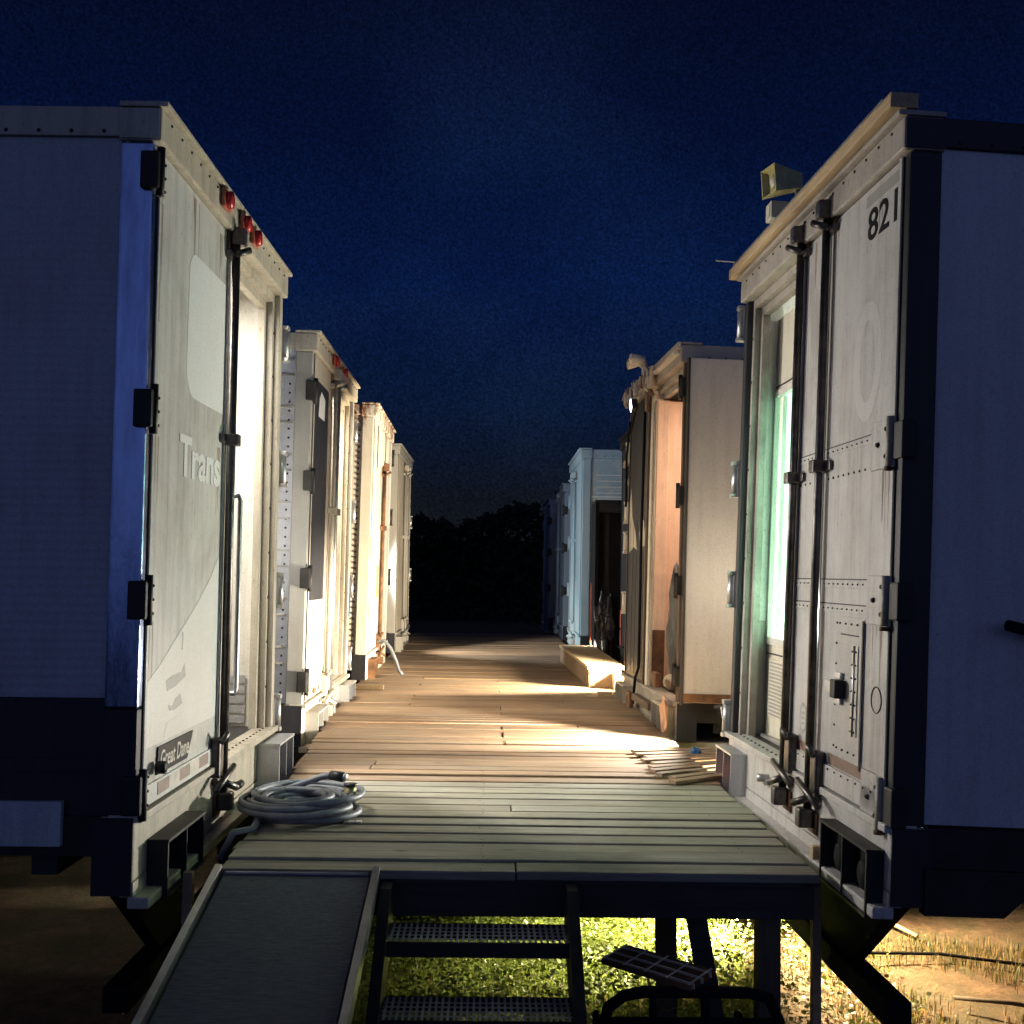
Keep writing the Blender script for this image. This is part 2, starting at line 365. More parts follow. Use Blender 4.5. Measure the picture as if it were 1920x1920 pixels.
# ------------------------------------------------------------------ trailers
def hinge_near(t, s, h, zb, style):
    g = MB(s)
    if style == 'black':
        g.box(-0.045, 0.030, -0.028, 0.060, zb + h - 0.075, zb + h + 0.075, 'steel', 0.010)
        g.tube([(0.026, 0.012, zb + h - 0.098), (0.026, 0.012, zb + h + 0.098)], 0.017, 'steel', 8)
        g.box(0.004, 0.012, 0.067, 0.115, zb + h - 0.075, zb + h + 0.075, 'frame')
        for k in (-1, 0, 1): g.rivet((0.012, 0.09, zb + h + k * 0.055), (1, 0, 0), 0.009, 'steel', 0.012)
    else:
        g.box(0.003, 0.012, 0.055, 0.30, zb + h - 0.10, zb + h + 0.10, 'white_r', 0.003)
        g.tube([(0.018, 0.078, zb + h - 0.10), (0.018, 0.078, zb + h + 0.10)], 0.017, 'frame', 10)
        g.tube([(0.018, 0.078, zb + h - 0.118), (0.018, 0.078, zb + h - 0.102)], 0.020, 'rust', 10)
        g.box(-0.05, 0.014, -0.025, 0.062, zb + h - 0.075, zb + h + 0.075, 'steel', 0.008)
        for a, b in ((0.125, 0.055), (0.125, -0.055), (0.215, 0.0)): g.rivet((0.012, a, zb + h + b), (1, 0, 0), 0.013, 'steel', 0.012)
    return g.build('hinge', t)

def hinge_far(t, s, h, zb, W, m='galv'):
    g = MB(s)
    g.tube([(0.012, W + 0.030, zb + h - 0.09), (0.012, W + 0.030, zb + h + 0.09)], 0.024, m, 10); g.box(-0.06, 0.006, W + 0.001, W + 0.03, zb + h - 0.09, zb + h + 0.09, m, 0.003)
    for d in (-0.1, 0.1): g.box(-0.05, 0.038, W + 0.0, W + 0.058, zb + h + d - 0.012, zb + h + d + 0.012, m, 0.003)
    return g.build('hinge', t)

def lock_rod(t, s, u, h0, h1, zb, mid=(1.85,), handle=True, m='rod', r=0.021):
    g = MB(s)
    g.tube([(0.034, u, zb + h0), (0.034, u, zb + h1)], r, m, 10)
    for h in mid:
        g.box(0.0, 0.075, u - 0.035, u + 0.035, zb + h - 0.03, zb + h + 0.03, m, 0.008)
        g.box(0.0, 0.018, u - 0.10, u + 0.035, zb + h - 0.022, zb + h + 0.022, m, 0.004)
    for h, d in ((h0 + 0.04, 1), (h1 - 0.05, -1)):
        g.box(0.012, 0.085, u - 0.033, u + 0.033, zb + h - 0.045, zb + h + 0.045, m, 0.012); g.box(0.0, 0.012, u - 0.06, u + 0.06, zb + h - 0.07, zb + h + 0.03, 'rust', 0.004)
        g.tube([(0.05, u - 0.05, zb + h + d * 0.10), (0.10, u + 0.015, zb + h + d * 0.06)], 0.017, m, 8)
        g.box(0.0, 0.03, u - 0.075, u + 0.075, zb + h + d * 0.10 - 0.018, zb + h + d * 0.10 + 0.018, m, 0.005)
    o = g.build('lock_rod', t)
    if handle:
        k = MB(s)
        k.box(0.0, 0.05, u - 0.13, u - 0.05, zb + h0 + 0.17, zb + h0 + 0.36, m, 0.012)
        k.tube([(0.085, u + 0.01, zb + h0 + 0.21), (0.07, u - 0.09, zb + h0 + 0.17), (0.06, u - 0.22, zb + h0 + 0.13)], 0.015, m, 8)
        k.tube([(0.06, u - 0.055, zb + h0 + 0.34), (0.075, u - 0.10, zb + h0 + 0.38), (0.06, u - 0.14, zb + h0 + 0.34)], 0.014, m, 8)
        k.build('handle', o)
    return o

def tail_light(t, s, u0, u1, h0, h1, zb, proud, body, lens='black'):
    g = MB(s); o = proud; w = 0.012
    g.box(0.001, o, u0, u0 + w, zb + h0, zb + h1, body); g.box(0.001, o, u1 - w, u1, zb + h0, zb + h1, body)
    g.box(0.001, o + 0.004, u0 - 0.004, u1 + 0.004, zb + h1, zb + h1 + w, body); g.box(0.001, o + 0.004, u0 - 0.004, u1 + 0.004, zb + h0 - w, zb + h0, body)
    g.box(0.001, 0.012, u0 + w, u1 - w, zb + h0, zb + h1, 'black')
    g.box(0.012, o, (u0 + u1) / 2 - 0.004, (u0 + u1) / 2 + 0.004, zb + h0, zb + h1, body)
    a = g.build('tail_light', t)
    for c in ((u0 * 3 + u1) / 4, (u0 + 3 * u1) / 4):
        l = MB(s); l.tube([(0.012, c, zb + (h0 + h1) / 2), (0.035, c, zb + (h0 + h1) / 2)], min(0.055, (u1 - u0) * 0.2), lens, 14); l.build('lens', a)
    return a

def marker(t, s, u, h, zb):
    g = MB(s)
    for k in range(3): g.tube([(0.055, u, zb + h), (0.078 - k * 0.004, u, zb + h)], 0.042 - k * 0.002, 'red', 14) if k == 0 else None
    g.box(0.04, 0.055, u - 0.055, u + 0.055, zb + h - 0.045, zb + h + 0.045, 'redtape', 0.004)
    g.build('marker_light', t)

def trailer(label, s, X, Y0, zb, yaw, lean, frame, post, side, leaf, W=2.5, H=3.05, L=11.0,
            near='closed', far='closed', far_leaf=None, lining='lining', rail='frame', group='trailer rear ends lined up along both sides of the boardwalk', sillm=None, wheels=True, leaf_end=None, side_dark=None):
    t = empty('trailer', (X - lean * zb, Y0, 0), label, 'trailer', group)
    t.rotation_euler = (0, lean, -R(yaw))
    sillm = sillm or frame; far_leaf = far_leaf or leaf
    z = zb
    # shell
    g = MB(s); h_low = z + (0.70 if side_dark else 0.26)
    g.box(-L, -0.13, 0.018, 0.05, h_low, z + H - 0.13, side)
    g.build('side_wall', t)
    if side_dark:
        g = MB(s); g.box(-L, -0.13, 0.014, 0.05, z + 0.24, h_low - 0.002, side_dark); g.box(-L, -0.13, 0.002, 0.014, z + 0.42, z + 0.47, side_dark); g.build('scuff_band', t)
    g = MB(s); g.box(-L, -0.13, W - 0.05, W - 0.018, z + 0.26, z + H - 0.05, side); g.build('side_wall', t)
    g = MB(s); g.box(-L, -0.06, 0.02, W - 0.02, z + H - 0.045, z + H - 0.012, 'alu'); g.build('roof', t)
    g = MB(s); g.box(-L, -0.02, 0.052, W - 0.052, z + 0.20, z + 0.255, 'steel'); g.build('floor', t)
    g = MB(s); g.box(-L - 0.05, -L, 0.0, W, z + 0.1, z + H, side); g.build('front_wall', t)
    g = MB(s)                                                     # top rails with rivets
    g.box(-L, -0.13, 0.0, 0.052, z + H - 0.13, z + H - 0.01, rail, 0.006); g.box(-L, -0.13, W - 0.052, W, z + H - 0.13, z + H - 0.01, rail, 0.006)
    for k in range(40): g.rivet((-0.2 - k * 0.13, 0.0, z + H - 0.11), (0, -1, 0), 0.010, 'steel')
    g.build('top_rail', t)
    g = MB(s); g.box(-L, -0.13, -0.004, 0.014 if not side_dark else 0.012, z + 0.10, z + 0.25, 'steel'); g.box(-L, -0.13, W - 0.02, W + 0.004, z + 0.06, z + 0.25, 'steel')
    for k in range(9): g.box(-0.4 - k * 1.0, -0.3 - k * 1.0, 0.03, W - 0.03, z + 0.02, z + 0.195, 'steel')
    g.build('underframe', t)
    # rear frame
    g = MB(s)
    lowp = 0.66 if side_dark else 0.25
    g.box(-0.13, 0.0, 0.0, 0.055, z + lowp, z + H - 0.15, post, 0.010)
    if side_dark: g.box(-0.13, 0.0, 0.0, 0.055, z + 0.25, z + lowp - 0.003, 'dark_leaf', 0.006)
    g.box(-0.158, -0.003, -0.005, -0.001, z - 0.05, z + 0.245, 'dark_leaf'); g.box(-0.13, -0.052, 0.058, 0.095, z + 0.25, z + H - 0.15, frame, 0.004)
    g.build('corner_post', t)
    g = MB(s)
    g.box(-0.13, 0.0, W - 0.075, W, z + 0.25, z + H - 0.15, 'frame' if post == 'post_alu' else post, 0.010)
    g.box(-0.12, -0.035, W - 0.115, W - 0.077, z + 0.25, z + H - 0.15, frame, 0.004); g.box(-0.12, -0.075, W - 0.16, W - 0.117, z + 0.25, z + H - 0.15, frame, 0.004)
    for k in range(9): g.rivet((-0.035, W - 0.096, z + 0.5 + k * 0.27), (1, 0, 0), 0.010, 'steel')
    g.build('corner_post', t)
    g = MB(s)
    g.box(-0.14, 0.03, -0.004, W + 0.004, z + H - 0.148, z + H - 0.012, frame, 0.012)
    g.box(-0.14, 0.055, -0.008, W + 0.008, z + H - 0.010, z + H + 0.012, frame, 0.006)
    g.box(-0.12, -0.035, 0.10, W - 0.10, z + H - 0.20, z + H - 0.15, frame, 0.004); g.box(-0.12, -0.075, 0.10, W - 0.10, z + H - 0.25, z + H - 0.202, frame, 0.004)
    g.box(-0.135, 0.022, -0.010, -0.0085, z + H - 0.14, z + H - 0.02, rail)
    for k in range(17): g.rivet((0.03, 0.12 + k * 0.14, z + H - 0.04), (1, 0, 0), 0.008, 'steel')
    g.build('header', t)
    g = MB(s)
    g.box(-0.16, 0.0, 0.0, W, z + 0.0, z + 0.248, sillm, 0.010); g.box(-0.10, 0.028, 0.0, W, z + 0.225, z + 0.256, sillm, 0.004)
    g.box(-0.02, 0.065, 0.0, W, z - 0.10, z - 0.055, sillm, 0.008)
    g.box(-0.05, 0.002, 0.003, W - 0.003, z - 0.055, z - 0.001, sillm)
    for k in range(14): g.rivet((-0.03, 1.3 + k * 0.08, z + 0.256), (0, 0, 1), 0.009, 'steel')
    g.build('sill', t)
    # doors
    if near == 'closed':
        u1 = leaf_end or W / 2 - 0.012
        g = MB(s); door_leaf(g, 0.062, u1, z, H, leaf); d = g.build('door', t)
        gk = MB(s); gk.box(-0.05, 0.006, 0.056, 0.061, z + 0.26, z + H - 0.155, 'gasket'); gk.box(-0.05, 0.006, u1 + 0.001, u1 + 0.013, z + 0.26, z + H - 0.155, 'gasket'); gk.build('gasket', d)
    if far == 'closed':
        u0 = W / 2 + 0.012 if near == 'closed' else W / 2 + 0.06
        g = MB(s); door_leaf(g, u0, W - 0.08, z, H, far_leaf); d2 = g.build('door', t)
    if far == 'open':                                             # folded right round against the far side wall
        g = MB(s); g.box(-1.22, -0.04, W + 0.045, W + 0.09, z + 0.26, z + H - 0.15, far_leaf, 0.008); g.build('door', t)
    if near == 'open':                                            # folded back along the near side wall
        g = MB(s); g.box(-1.24, -0.03, -0.085, -0.04, z + 0.26, z + H - 0.13, leaf, 0.006); d = g.build('door', t)
        g = MB(s); g.box(-0.029, -0.012, -0.095, -0.03, z + 0.24, z + H - 0.13, 'gasket'); g.box(-1.24, -0.03, -0.092, -0.086, z + 0.265, z + 0.33, 'rust'); g.build('gasket', d)
    if 'open' in (near, far):                                     # inside lining
        g = MB(s)
        g.box(-L + 0.02, -0.14, W - 0.066, W - 0.051, z + 0.256, z + H - 0.047, lining); g.box(-L + 0.02, -0.14, 0.051, 0.064, z + 0.256, z + H - 0.047, lining)
        for k in range(12):
            g.box(-0.35 - k * 0.41, -0.31 - k * 0.41, W - 0.074, W - 0.067, z + 0.26, z + H - 0.05, 'frame')
            for q in range(9): g.rivet((-0.33 - k * 0.41, W - 0.074, z + 0.45 + q * 0.28), (0, -1, 0), 0.009, 'steel')
        for k in range(5): g.box(-4.0, -0.16, W - 0.082, W - 0.075, z + 0.28 + k * 0.06, z + 0.325 + k * 0.06, 'alu')
        g.build('lining', t)
        g = MB(s); g.box(-2.6, -2.55, 0.07, W - 0.09, z + 0.26, z + H - 0.05, lining); g.build('partition', t)
    for k, o in enumerate((-4.3, -5.6) if wheels else ()):
        for yy in (0.12, W - 0.36):
            g = MB(s); g.tube([(o, yy, 0.5), (o, yy + 0.24, 0.5)], 0.5, 'black', 28)
            wh = g.build('wheel', t)
            g = MB(s); g.tube([(o, yy - 0.01, 0.5), (o, yy + 0.25, 0.5)], 0.27, 'galv', 20); g.build('rim', wh)
    return t

def door_leaf(g, u0, u1, z, H, m):
    n = 12
    h0, h1 = z + 0.262, z + H - 0.155
    g.box(-0.05, 0.0, u0, u1, h0, h1, m, 0.006)
    # folded edge trims
    g.box(0.0005, 0.010, u0, u0 + 0.022, h0, h1, m, 0.003); g.box(0.0005, 0.010, u1 - 0.022, u1, h0, h1, m, 0.003)

def riv_row(g, u0, u1, n, h, z, o=0.002, r=0.007, m='steel'):
    for k in range(n): g.rivet((o, u0 + (u1 - u0) * k / max(1, n - 1), z + h), (1, 0, 0), r, m, 0.005)

def arc(cx, cy, r, a0, a1, n=8):
    return [(cx + r * math.cos(R(a0 + (a1 - a0) * k / n)), cy + r * math.sin(R(a0 + (a1 - a0) * k / n))) for k in range(n + 1)]

# ---- first trailer of the left row
z = 1.043
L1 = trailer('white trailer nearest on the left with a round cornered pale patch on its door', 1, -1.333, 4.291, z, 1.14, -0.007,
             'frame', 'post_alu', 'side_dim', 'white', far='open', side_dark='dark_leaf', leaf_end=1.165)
door = [c for c in L1.children if c.name.startswith('door')][0]
g = MB(1)
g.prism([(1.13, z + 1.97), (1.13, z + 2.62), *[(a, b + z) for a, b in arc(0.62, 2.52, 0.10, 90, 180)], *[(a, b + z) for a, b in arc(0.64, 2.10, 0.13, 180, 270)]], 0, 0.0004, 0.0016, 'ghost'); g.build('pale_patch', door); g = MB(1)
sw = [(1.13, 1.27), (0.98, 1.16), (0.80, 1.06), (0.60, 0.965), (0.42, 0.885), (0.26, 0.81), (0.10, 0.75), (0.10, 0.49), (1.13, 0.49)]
g.prism([(a, b + z) for a, b in sw], 0, 0.0004, 0.0016, 'ghost_dim'); g.build('faded_decal', door)  # lit lower part of the door, painted in as a paler sweep
face_text(door, 'lettering', 'Trans', 1, 0.44, z + 1.605, 0.185, 0.66, 'ghost', 0.0016, 0.03)
g = MB(1)
for poly in ([(0.34, 0.735), (0.42, 0.75), (0.56, 0.755), (0.60, 0.79), (0.62, 0.73), (0.47, 0.70), (0.36, 0.69)], [(0.38, 0.63), (0.44, 0.62), (0.47, 0.645), (0.55, 0.66), (0.58, 0.615), (0.47, 0.60), (0.40, 0.605)], [(0.55, 0.85), (0.565, 0.85), (0.57, 0.92), (0.555, 0.93)]):
    g.prism([(a, b + z) for a, b in poly], 0, 0.0016, 0.0024, 'grey_frame')
g.prism([(0.33, z + 0.50), (0.66, z + 0.50), (0.66, z + 0.56), (0.60, z + 0.575), (0.36, z + 0.56)], 0, 0.0016, 0.0024, 'ghost_dim')
g.build('torn_sticker', door)
g = MB(1); g.prism([(0.235, z + 0.365), (0.66, z + 0.365), (0.74, z + 0.475), (0.25, z + 0.475)], 0, 0.002, 0.008, 'paint_black'); pl = g.build('name_plate', door)
face_text(pl, 'lettering', 'Great Dane', 1, 0.275, z + 0.385, 0.072, 0.40, 'tapewhite', 0.0085, 0.012, 0.15)
g = MB(1)
for k in range(3): g.box(0.0105, 0.012, 0.24 + k * 0.30, 0.39 + k * 0.30, z + 0.285, z + 0.335, 'browntape'); g.box(0.0105, 0.012, 0.392 + k * 0.30, 0.538 + k * 0.30, z + 0.285, z + 0.335, 'tapewhite') if k < 2 else None
g.box(0.0004, 0.010, 0.09, 1.14, z + 0.265, z + 0.345, 'ghost_dim', 0.002)
g.build('reflective_tape', door)
g = MB(1)
g.box(0.0005, 0.004, 0.09, 0.115, z + 2.2, z + 2.78, 'grey_frame'); g.build('trim_strip', door)
g = MB(1); g.tube([(0.012, 0.215, z + 0.40), (0.05, 0.215, z + 0.40)], 0.026, 'steel', 12); g.build('bumper_stop', door)
for h in (2.78, 1.83, 1.08, 0.33): hinge_near(L1, 1, h, z, 'black')
def rust_runs(par, s, z, spots, seed):
    q_ = random.Random(seed); g = MB(s)
    for u, h in spots:
        for _ in range(q_.randint(2, 4)):
            uu = u + q_.uniform(-0.04, 0.05); w_ = q_.uniform(0.003, 0.008); l_ = q_.uniform(0.08, 0.34)
            g.prism([(uu - w_, z + h), (uu + w_, z + h), (uu + w_ * 0.5, z + h - l_ * 0.6), (uu + q_.uniform(-0.003, 0.003), z + h - l_)], 0, 0.0003, 0.0008, 'rustrun')
    me = par.data; base = len(me.materials); me.materials.append(M['rustrun'])   # stains belong to the door skin itself
    bm = bmesh.new(); bm.from_mesh(me)
    vs = [bm.verts.new(p) for p in g.v]
    for f in g.f:
        nf = bm.faces.new([vs[i] for i in f]); nf.material_index = base
    bmesh.ops.recalc_face_normals(bm, faces=bm.faces); bm.to_mesh(me); bm.free()
rust_runs(door, 1, z, ((0.12, 2.69), (0.12, 1.74), (0.12, 0.99), (1.08, 1.80), (1.0, 2.85), (0.6, 2.87)), 3)
for h in (2.62, 1.83, 1.08, 0.33): hinge_far(L1, 1, h, z, 2.5)
lock_rod(L1, 1, 1.185, 0.03, 2.93, z, (1.85,), True, 'rod', 0.022)
g = MB(1); g.tube([(0.0, 1.31, z + 1.575), (0.045, 1.315, z + 1.58), (0.05, 1.33, z + 1.555), (0.05, 1.33, z + 0.60), (0.045, 1.315, z + 0.575), (0.0, 1.31, z + 0.58)], 0.013, 'galv', 8); g.box(-0.05, 0.004, 1.205, 1.30, z + 0.262, z + 2.895, 'frame', 0.004); g.build('grab_handle', L1)
g = MB(1); g.tube([(0.0, 1.43, z + 0.10), (0.07, 1.43, z + 0.10)], 0.016, 'steel', 8); g.tube([(0.055, 1.39, z + 0.10), (0.055, 1.47, z + 0.10)], 0.02, 'steel', 8); g.build('catch', L1)
for u in (0.93, 1.29, 1.53): marker(L1, 1, u, 2.985, z)
tail_light(L1, 1, 0.16, 0.68, -0.09, 0.115, z, 0.085, 'steel'); tail_light(L1, 1, 2.06, 2.47, -0.085, 0.20, z, 0.13, 'alu')
g = MB(1); g.box(-0.52, -0.27, -0.03, 0.0, z + 0.14, z + 0.31, 'side_white', 0.004); g.build('bracket_plate', L1)

def underride(t, s, z):
    g = MB(s); g.box(-0.11, -0.01, 0.02, 2.48, 0.545, 0.645, 'black', 0.008)
    g.prism([(0.02, z - 0.06), (1.0, z - 0.06), (0.86, 0.647), (0.47, 0.647)], 0, -0.09, -0.03, 'black'); g.prism([(1.5, z - 0.06), (2.48, z - 0.06), (2.03, 0.647), (1.64, 0.647)], 0, -0.09, -0.03, 'black')
    g.build('underride_guard', t)
underride(L1, 1, z)

# ---- first trailer of the right row
z = 1.059
R1 = trailer('white trailer nearest on the right with the number 821 on its closed door leaf', -1, 1.560, 4.210, z, -1.57, 0.032,
             'headdirt', 'dark_leaf', 'side_white', 'white_r', far='open', leaf_end=1.30, rail='dark_leaf', sillm='white_r')
door = [c for c in R1.children if c.name.startswith('door')][0]
g = MB(-1)
for h in (1.80, 1.19, 1.08):
    g.box(0.0004, 0.003, 0.09, 0.86, z + h - 0.035, z + h, 'white_r', 0.001); g.box(0.0004, 0.003, 0.93, 1.27, z + h - 0.035, z + h, 'white_r', 0.001)
    g.box(0.0004, 0.0012, 0.09, 1.27, z + h + 0.0005, z + h + 0.006, 'gasket'); riv_row(g, 0.12, 0.84, 13, h - 0.018, z, 0.003, 0.005); riv_row(g, 0.96, 1.25, 6, h - 0.018, z, 0.003, 0.005)
riv_row(g, 0.12, 0.84, 12, 1.66, z, 0.0, 0.007); riv_row(g, 0.96, 1.25, 5, 1.66, z, 0.0, 0.007)
g.box(0.0004, 0.006, 0.905, 0.925, z + 0.27, z + 2.86, 'white_r', 0.002); g.box(0.0004, 0.002, 0.9255, 0.931, z + 0.27, z + 2.86, 'gasket')
g.build('panel_seam', door)
g = MB(-1); g.box(0.0004, 0.0014, 0.10, 0.46, z + 2.815, z + 2.865, 'grey_frame'); g.box(0.0004, 0.0014, 0.065, 0.10, z + 2.38, z + 2.865, 'grey_frame'); g.build('tape_mark', door)
face_text(door, 'lettering', '821', -1, 0.435, z + 2.655, 0.14, 0.315, 'paint_black', 0.0006, 0.012)
g = MB(-1)
g.box(0.0004, 0.005, 0.325, 0.66, z + 0.43, z + 1.03, 'hatch', 0.002); g.box(0.0054, 0.007, 0.38, 0.60, z + 0.95, z + 0.956, 'gasket'); g.box(0.0054, 0.010, 0.325, 0.34, z + 0.40, z + 1.02, 'steel')
for k in range(7):
    g.rivet((0.005, 0.645, z + 0.46 + k * 0.09), (1, 0, 0), 0.006, 'steel')
    if k < 4: g.rivet((0.005, 0.40 + k * 0.07, z + 1.0), (1, 0, 0), 0.006, 'steel'); g.rivet((0.005, 0.40 + k * 0.07, z + 0.455), (1, 0, 0), 0.006, 'steel')
hat = g.build('hatch', door)
g = MB(-1)
for u in (0.395, 0.435):
    g.box(0.0055, 0.010, u - 0.014, u + 0.014, z + 0.53, z + 0.91, 'tapewhite', 0.002)
    for k in range(7): g.rivet((0.010, u, z + 0.55 + k * 0.056), (1, 0, 0), 0.006, 'steel')
g.tube([(0.010, 0.415, z + 0.53), (0.010, 0.415, z + 0.91)], 0.007, 'galv', 8); g.build('hinge', hat)
g = MB(-1); g.box(0.0055, 0.03, 0.59, 0.72, z + 0.69, z + 0.74, 'galv', 0.004); g.box(0.0055, 0.055, 0.52, 0.585, z + 0.675, z + 0.755, 'steel', 0.006); g.box(0.0055, 0.022, 0.55, 0.62, z + 0.757, z + 0.785, 'galv', 0.004); g.box(0.0055, 0.022, 0.55, 0.62, z + 0.645, z + 0.672, 'galv', 0.004); g.build('latch', hat)
g = MB(-1)
g.tube([(0.002, 0.185 + a, z + 0.71 + b) for a, b in arc(0, 0, 0.052, 0, 345, 30)], 0.0022, 'gasket', 5, True)
g.build('ring_mark', door)
g = MB(-1); g.prism([(0.40 + 0.16 * math.cos(R(a)), z + 2.13 + 0.26 * math.sin(R(a))) for a in range(0, 360, 10)], 0, 0.0003, 0.0006, 'ghost_grey'); g.prism([(0.40 + 0.085 * math.cos(R(a)), z + 2.13 + 0.18 * math.sin(R(a))) for a in range(0, 360, 10)], 0, 0.0007, 0.0010, 'white_r'); g.build('faded_ring', door)
g = MB(-1); g.prism([(1.095 + 0.055 * math.cos(R(a)), z + 0.52 + 0.075 * math.sin(R(a))) for a in range(0, 360, 12)], 0, 0.0004, 0.0012, 'grey_frame'); g.prism([(1.095 + 0.040 * math.cos(R(a)), z + 0.52 + 0.057 * math.sin(R(a))) for a in range(0, 360, 12)], 0, 0.0013, 0.002, 'white_r')
for k in range(3): g.box(0.0021, 0.0028, 1.075, 1.115, z + 0.49 + k * 0.025, z + 0.50 + k * 0.025, 'grey_frame')
g.build('oval_sticker', door)
g = MB(-1); g.box(0.0004, 0.0014, 0.07, 0.72, z + 0.365, z + 0.415, 'browntape'); g.box(0.0004, 0.0014, 0.96, 1.28, z + 0.365, z + 0.41, 'browntape'); g.box(0.0004, 0.012, 0.07, 1.28, z + 0.265, z + 0.36, 'white_r', 0.003); riv_row(g, 0.1, 1.2, 14, 0.345, z, 0.012, 0.006); g.build('reflective_tape', door)
rust_runs(door, -1, z, ((0.14, 1.66), (0.21, 1.74), (0.14, 1.02), (0.21, 1.10), (0.95, 1.68), (0.83, 2.87), (1.15, 2.87), (0.3, 2.80), (0.58, 0.64)), 5)
for h in (1.745, 1.11, 0.32): hinge_near(R1, -1, h, z, 'galv')
for h in (2.78, 1.80, 1.12, 0.33): hinge_far(R1, -1, h, z, 2.5)
lock_rod(R1, -1, 0.885, 0.05, 3.0, z, (1.72,), True, 'rod', 0.020); lock_rod(R1, -1, 1.28, 0.07, 3.0, z, (1.70,), True, 'rod', 0.020)
tail_light(R1, -1, 0.06, 0.60, -0.10, 0.135, z, 0.07, 'steel'); tail_light(R1, -1, 2.08, 2.44, -0.10, 0.17, z, 0.09, 'alu', 'redtape')
g = MB(-1); g.tube([(0.0, 1.64, z + 0.13), (0.06, 1.64, z + 0.13)], 0.022, 'galv', 8); g.box(0.0, 0.03, 1.61, 1.70, z + 0.10, z + 0.125, 'galv'); g.build('catch', R1)
underride(R1, -1, z)
g = MB(-1); g.tube([(-0.40, -0.07, 2.10), (-0.62, -0.05, 2.06), (-1.6, -0.03, 2.0)], 0.022, 'black', 8); g.tube([(-0.55, 0.02, 2.075), (-0.55, -0.06, 2.075)], 0.012, 'black', 8); g.build('side_rod', R1)
# dark skid rail under the side, ending in a step
g = MB(-1); g.box(-0.44, -0.13, -0.02, 0.03, z - 0.075, z + 0.098, 'steel'); g.prism([(-0.44, z + 0.098), (-0.44, z - 0.075), (-0.50, z - 0.02), (-0.62, z + 0.03), (-11, z + 0.05), (-11, z + 0.098)], 1, -0.02, 0.03, 'steel'); g.build('lower_rail', R1)
# inner wall set back in the open half, with a lit door light
g = MB(-1); a = -0.19
g.box(a - 0.05, a, 1.05, 1.36, z + 0.26, z + 2.79, 'cream'); g.box(a - 0.05, a, 2.405, 2.432, z + 0.26, z + 2.79, 'cream'); g.box(a - 0.05, a, 1.36, 2.405, z + 2.34, z + 2.79, 'cream'); g.box(a - 0.05, a, 1.36, 2.405, z + 0.26, z + 0.80, 'cream')
g.box(a, a + 0.006, 1.10, 2.43, z + 2.362, z + 2.37, 'gasket'); g.box(a, a + 0.006, 1.10, 2.43, z + 0.745, z + 0.753, 'gasket')
g.build('inner_wall', R1)
g = MB(-1)
g.box(a - 0.02, a + 0.014, 2.372, 2.403, z + 0.80, z + 2.34, 'lining', 0.003); g.box(a - 0.02, a + 0.014, 1.362, 1.39, z + 0.80, z + 2.34, 'lining', 0.003); g.box(a - 0.02, a + 0.014, 1.392, 2.37, z + 2.30, z + 2.338, 'lining', 0.003); g.box(a - 0.02, a + 0.014, 1.392, 2.37, z + 0.802, z + 0.845, 'lining', 0.003)
g.box(a - 0.034, a - 0.012, 2.28, 2.295, z + 0.846, z + 2.299, 'lining')
w = g.build('window', R1)
g = MB(-1); g.box(a - 0.046, a - 0.036, 1.385, 2.38, z + 0.83, z + 2.31, 'pane'); g.build('pane', w)
g = MB(-1); g.box(a, a + 0.012, 1.85, 2.32, z + 0.38, z + 0.72, 'cream', 0.003)
for k in range(15): g.box(a + 0.0125, a + 0.018, 1.88, 2.29, z + 0.395 + k * 0.0215, z + 0.405 + k * 0.0215, 'grey_frame')
g.build('vent', R1)
g = MB(-1); g.box(a + 0.002, -0.122, 2.40, 2.43, z + 0.258, z + 0.93, 'grey_frame'); g.box(a + 0.002, -0.122, 2.395, 2.43, z + 0.935, z + 2.78, 'white_r', 0.004); g.build('jamb', R1)
g = MB(-1); g.box(-0.185, -0.145, 1.36, 2.33, z + 0.2565, z + 0.275, 'galv', 0.003); g.build('threshold', R1)

# ---- second trailer of the left row
z = 1.0
L2 = trailer('trailer with charcoal door panel and riveted grey side, second in the left row', 1, -1.346, 8.204, z, 0.23, 0.003,
             'frame', 'grey_frame', 'side_white', 'frame', far='open')
door = [c for c in L2.children if c.name.startswith('door')][0]
g = MB(1); g.box(0.0004, 0.006, 0.15, 0.80, z + 1.02, z + 2.72, 'dark_leaf', 0.002); g.box(0.0004, 0.006, 0.15, 0.80, z + 0.62, z + 1.015, 'ghost', 0.002); g.box(0.0004, 0.004, 0.805, 0.96, z + 0.30, z + 2.74, 'headdirt', 0.001)  # white block under the charcoal panel paints in an overexposed reflection
g.prism([(0.2, z + 0.36), (0.78, z + 0.36), (0.80, z + 0.52), (0.62, z + 0.60), (0.3, z + 0.58)], 0, 0.0004, 0.003, 'grey_frame'); g.prism([(0.3, z + 2.45), (0.6, z + 2.45), (0.62, z + 2.62), (0.42, z + 2.66), (0.34, z + 2.60)], 0, 0.0062, 0.007, 'ghost')
g.build('door_panel', door)
g = MB(1)
for k in range(3): g.box(0.0105, 0.012, 0.18 + k * 0.26, 0.30 + k * 0.26, z + 0.285, z + 0.33, 'redtape' if k % 2 else 'tapewhite')
g.build('reflective_tape', door)
for h in (2.60, 1.92, 1.19, 0.42): hinge_near(L2, 1, h, z, 'black')
for h in (2.62, 1.83, 1.10, 0.40): hinge_far(L2, 1, h, z, 2.5)
lock_rod(L2, 1, 0.985, 0.05, 2.95, z, (1.75,), True, 'frame', 0.022); lock_rod(L2, 1, 1.17, 0.05, 2.95, z, (1.75,), False, 'galv', 0.02)
for u in (0.82, 1.36): marker(L2, 1, u, 2.985, z)
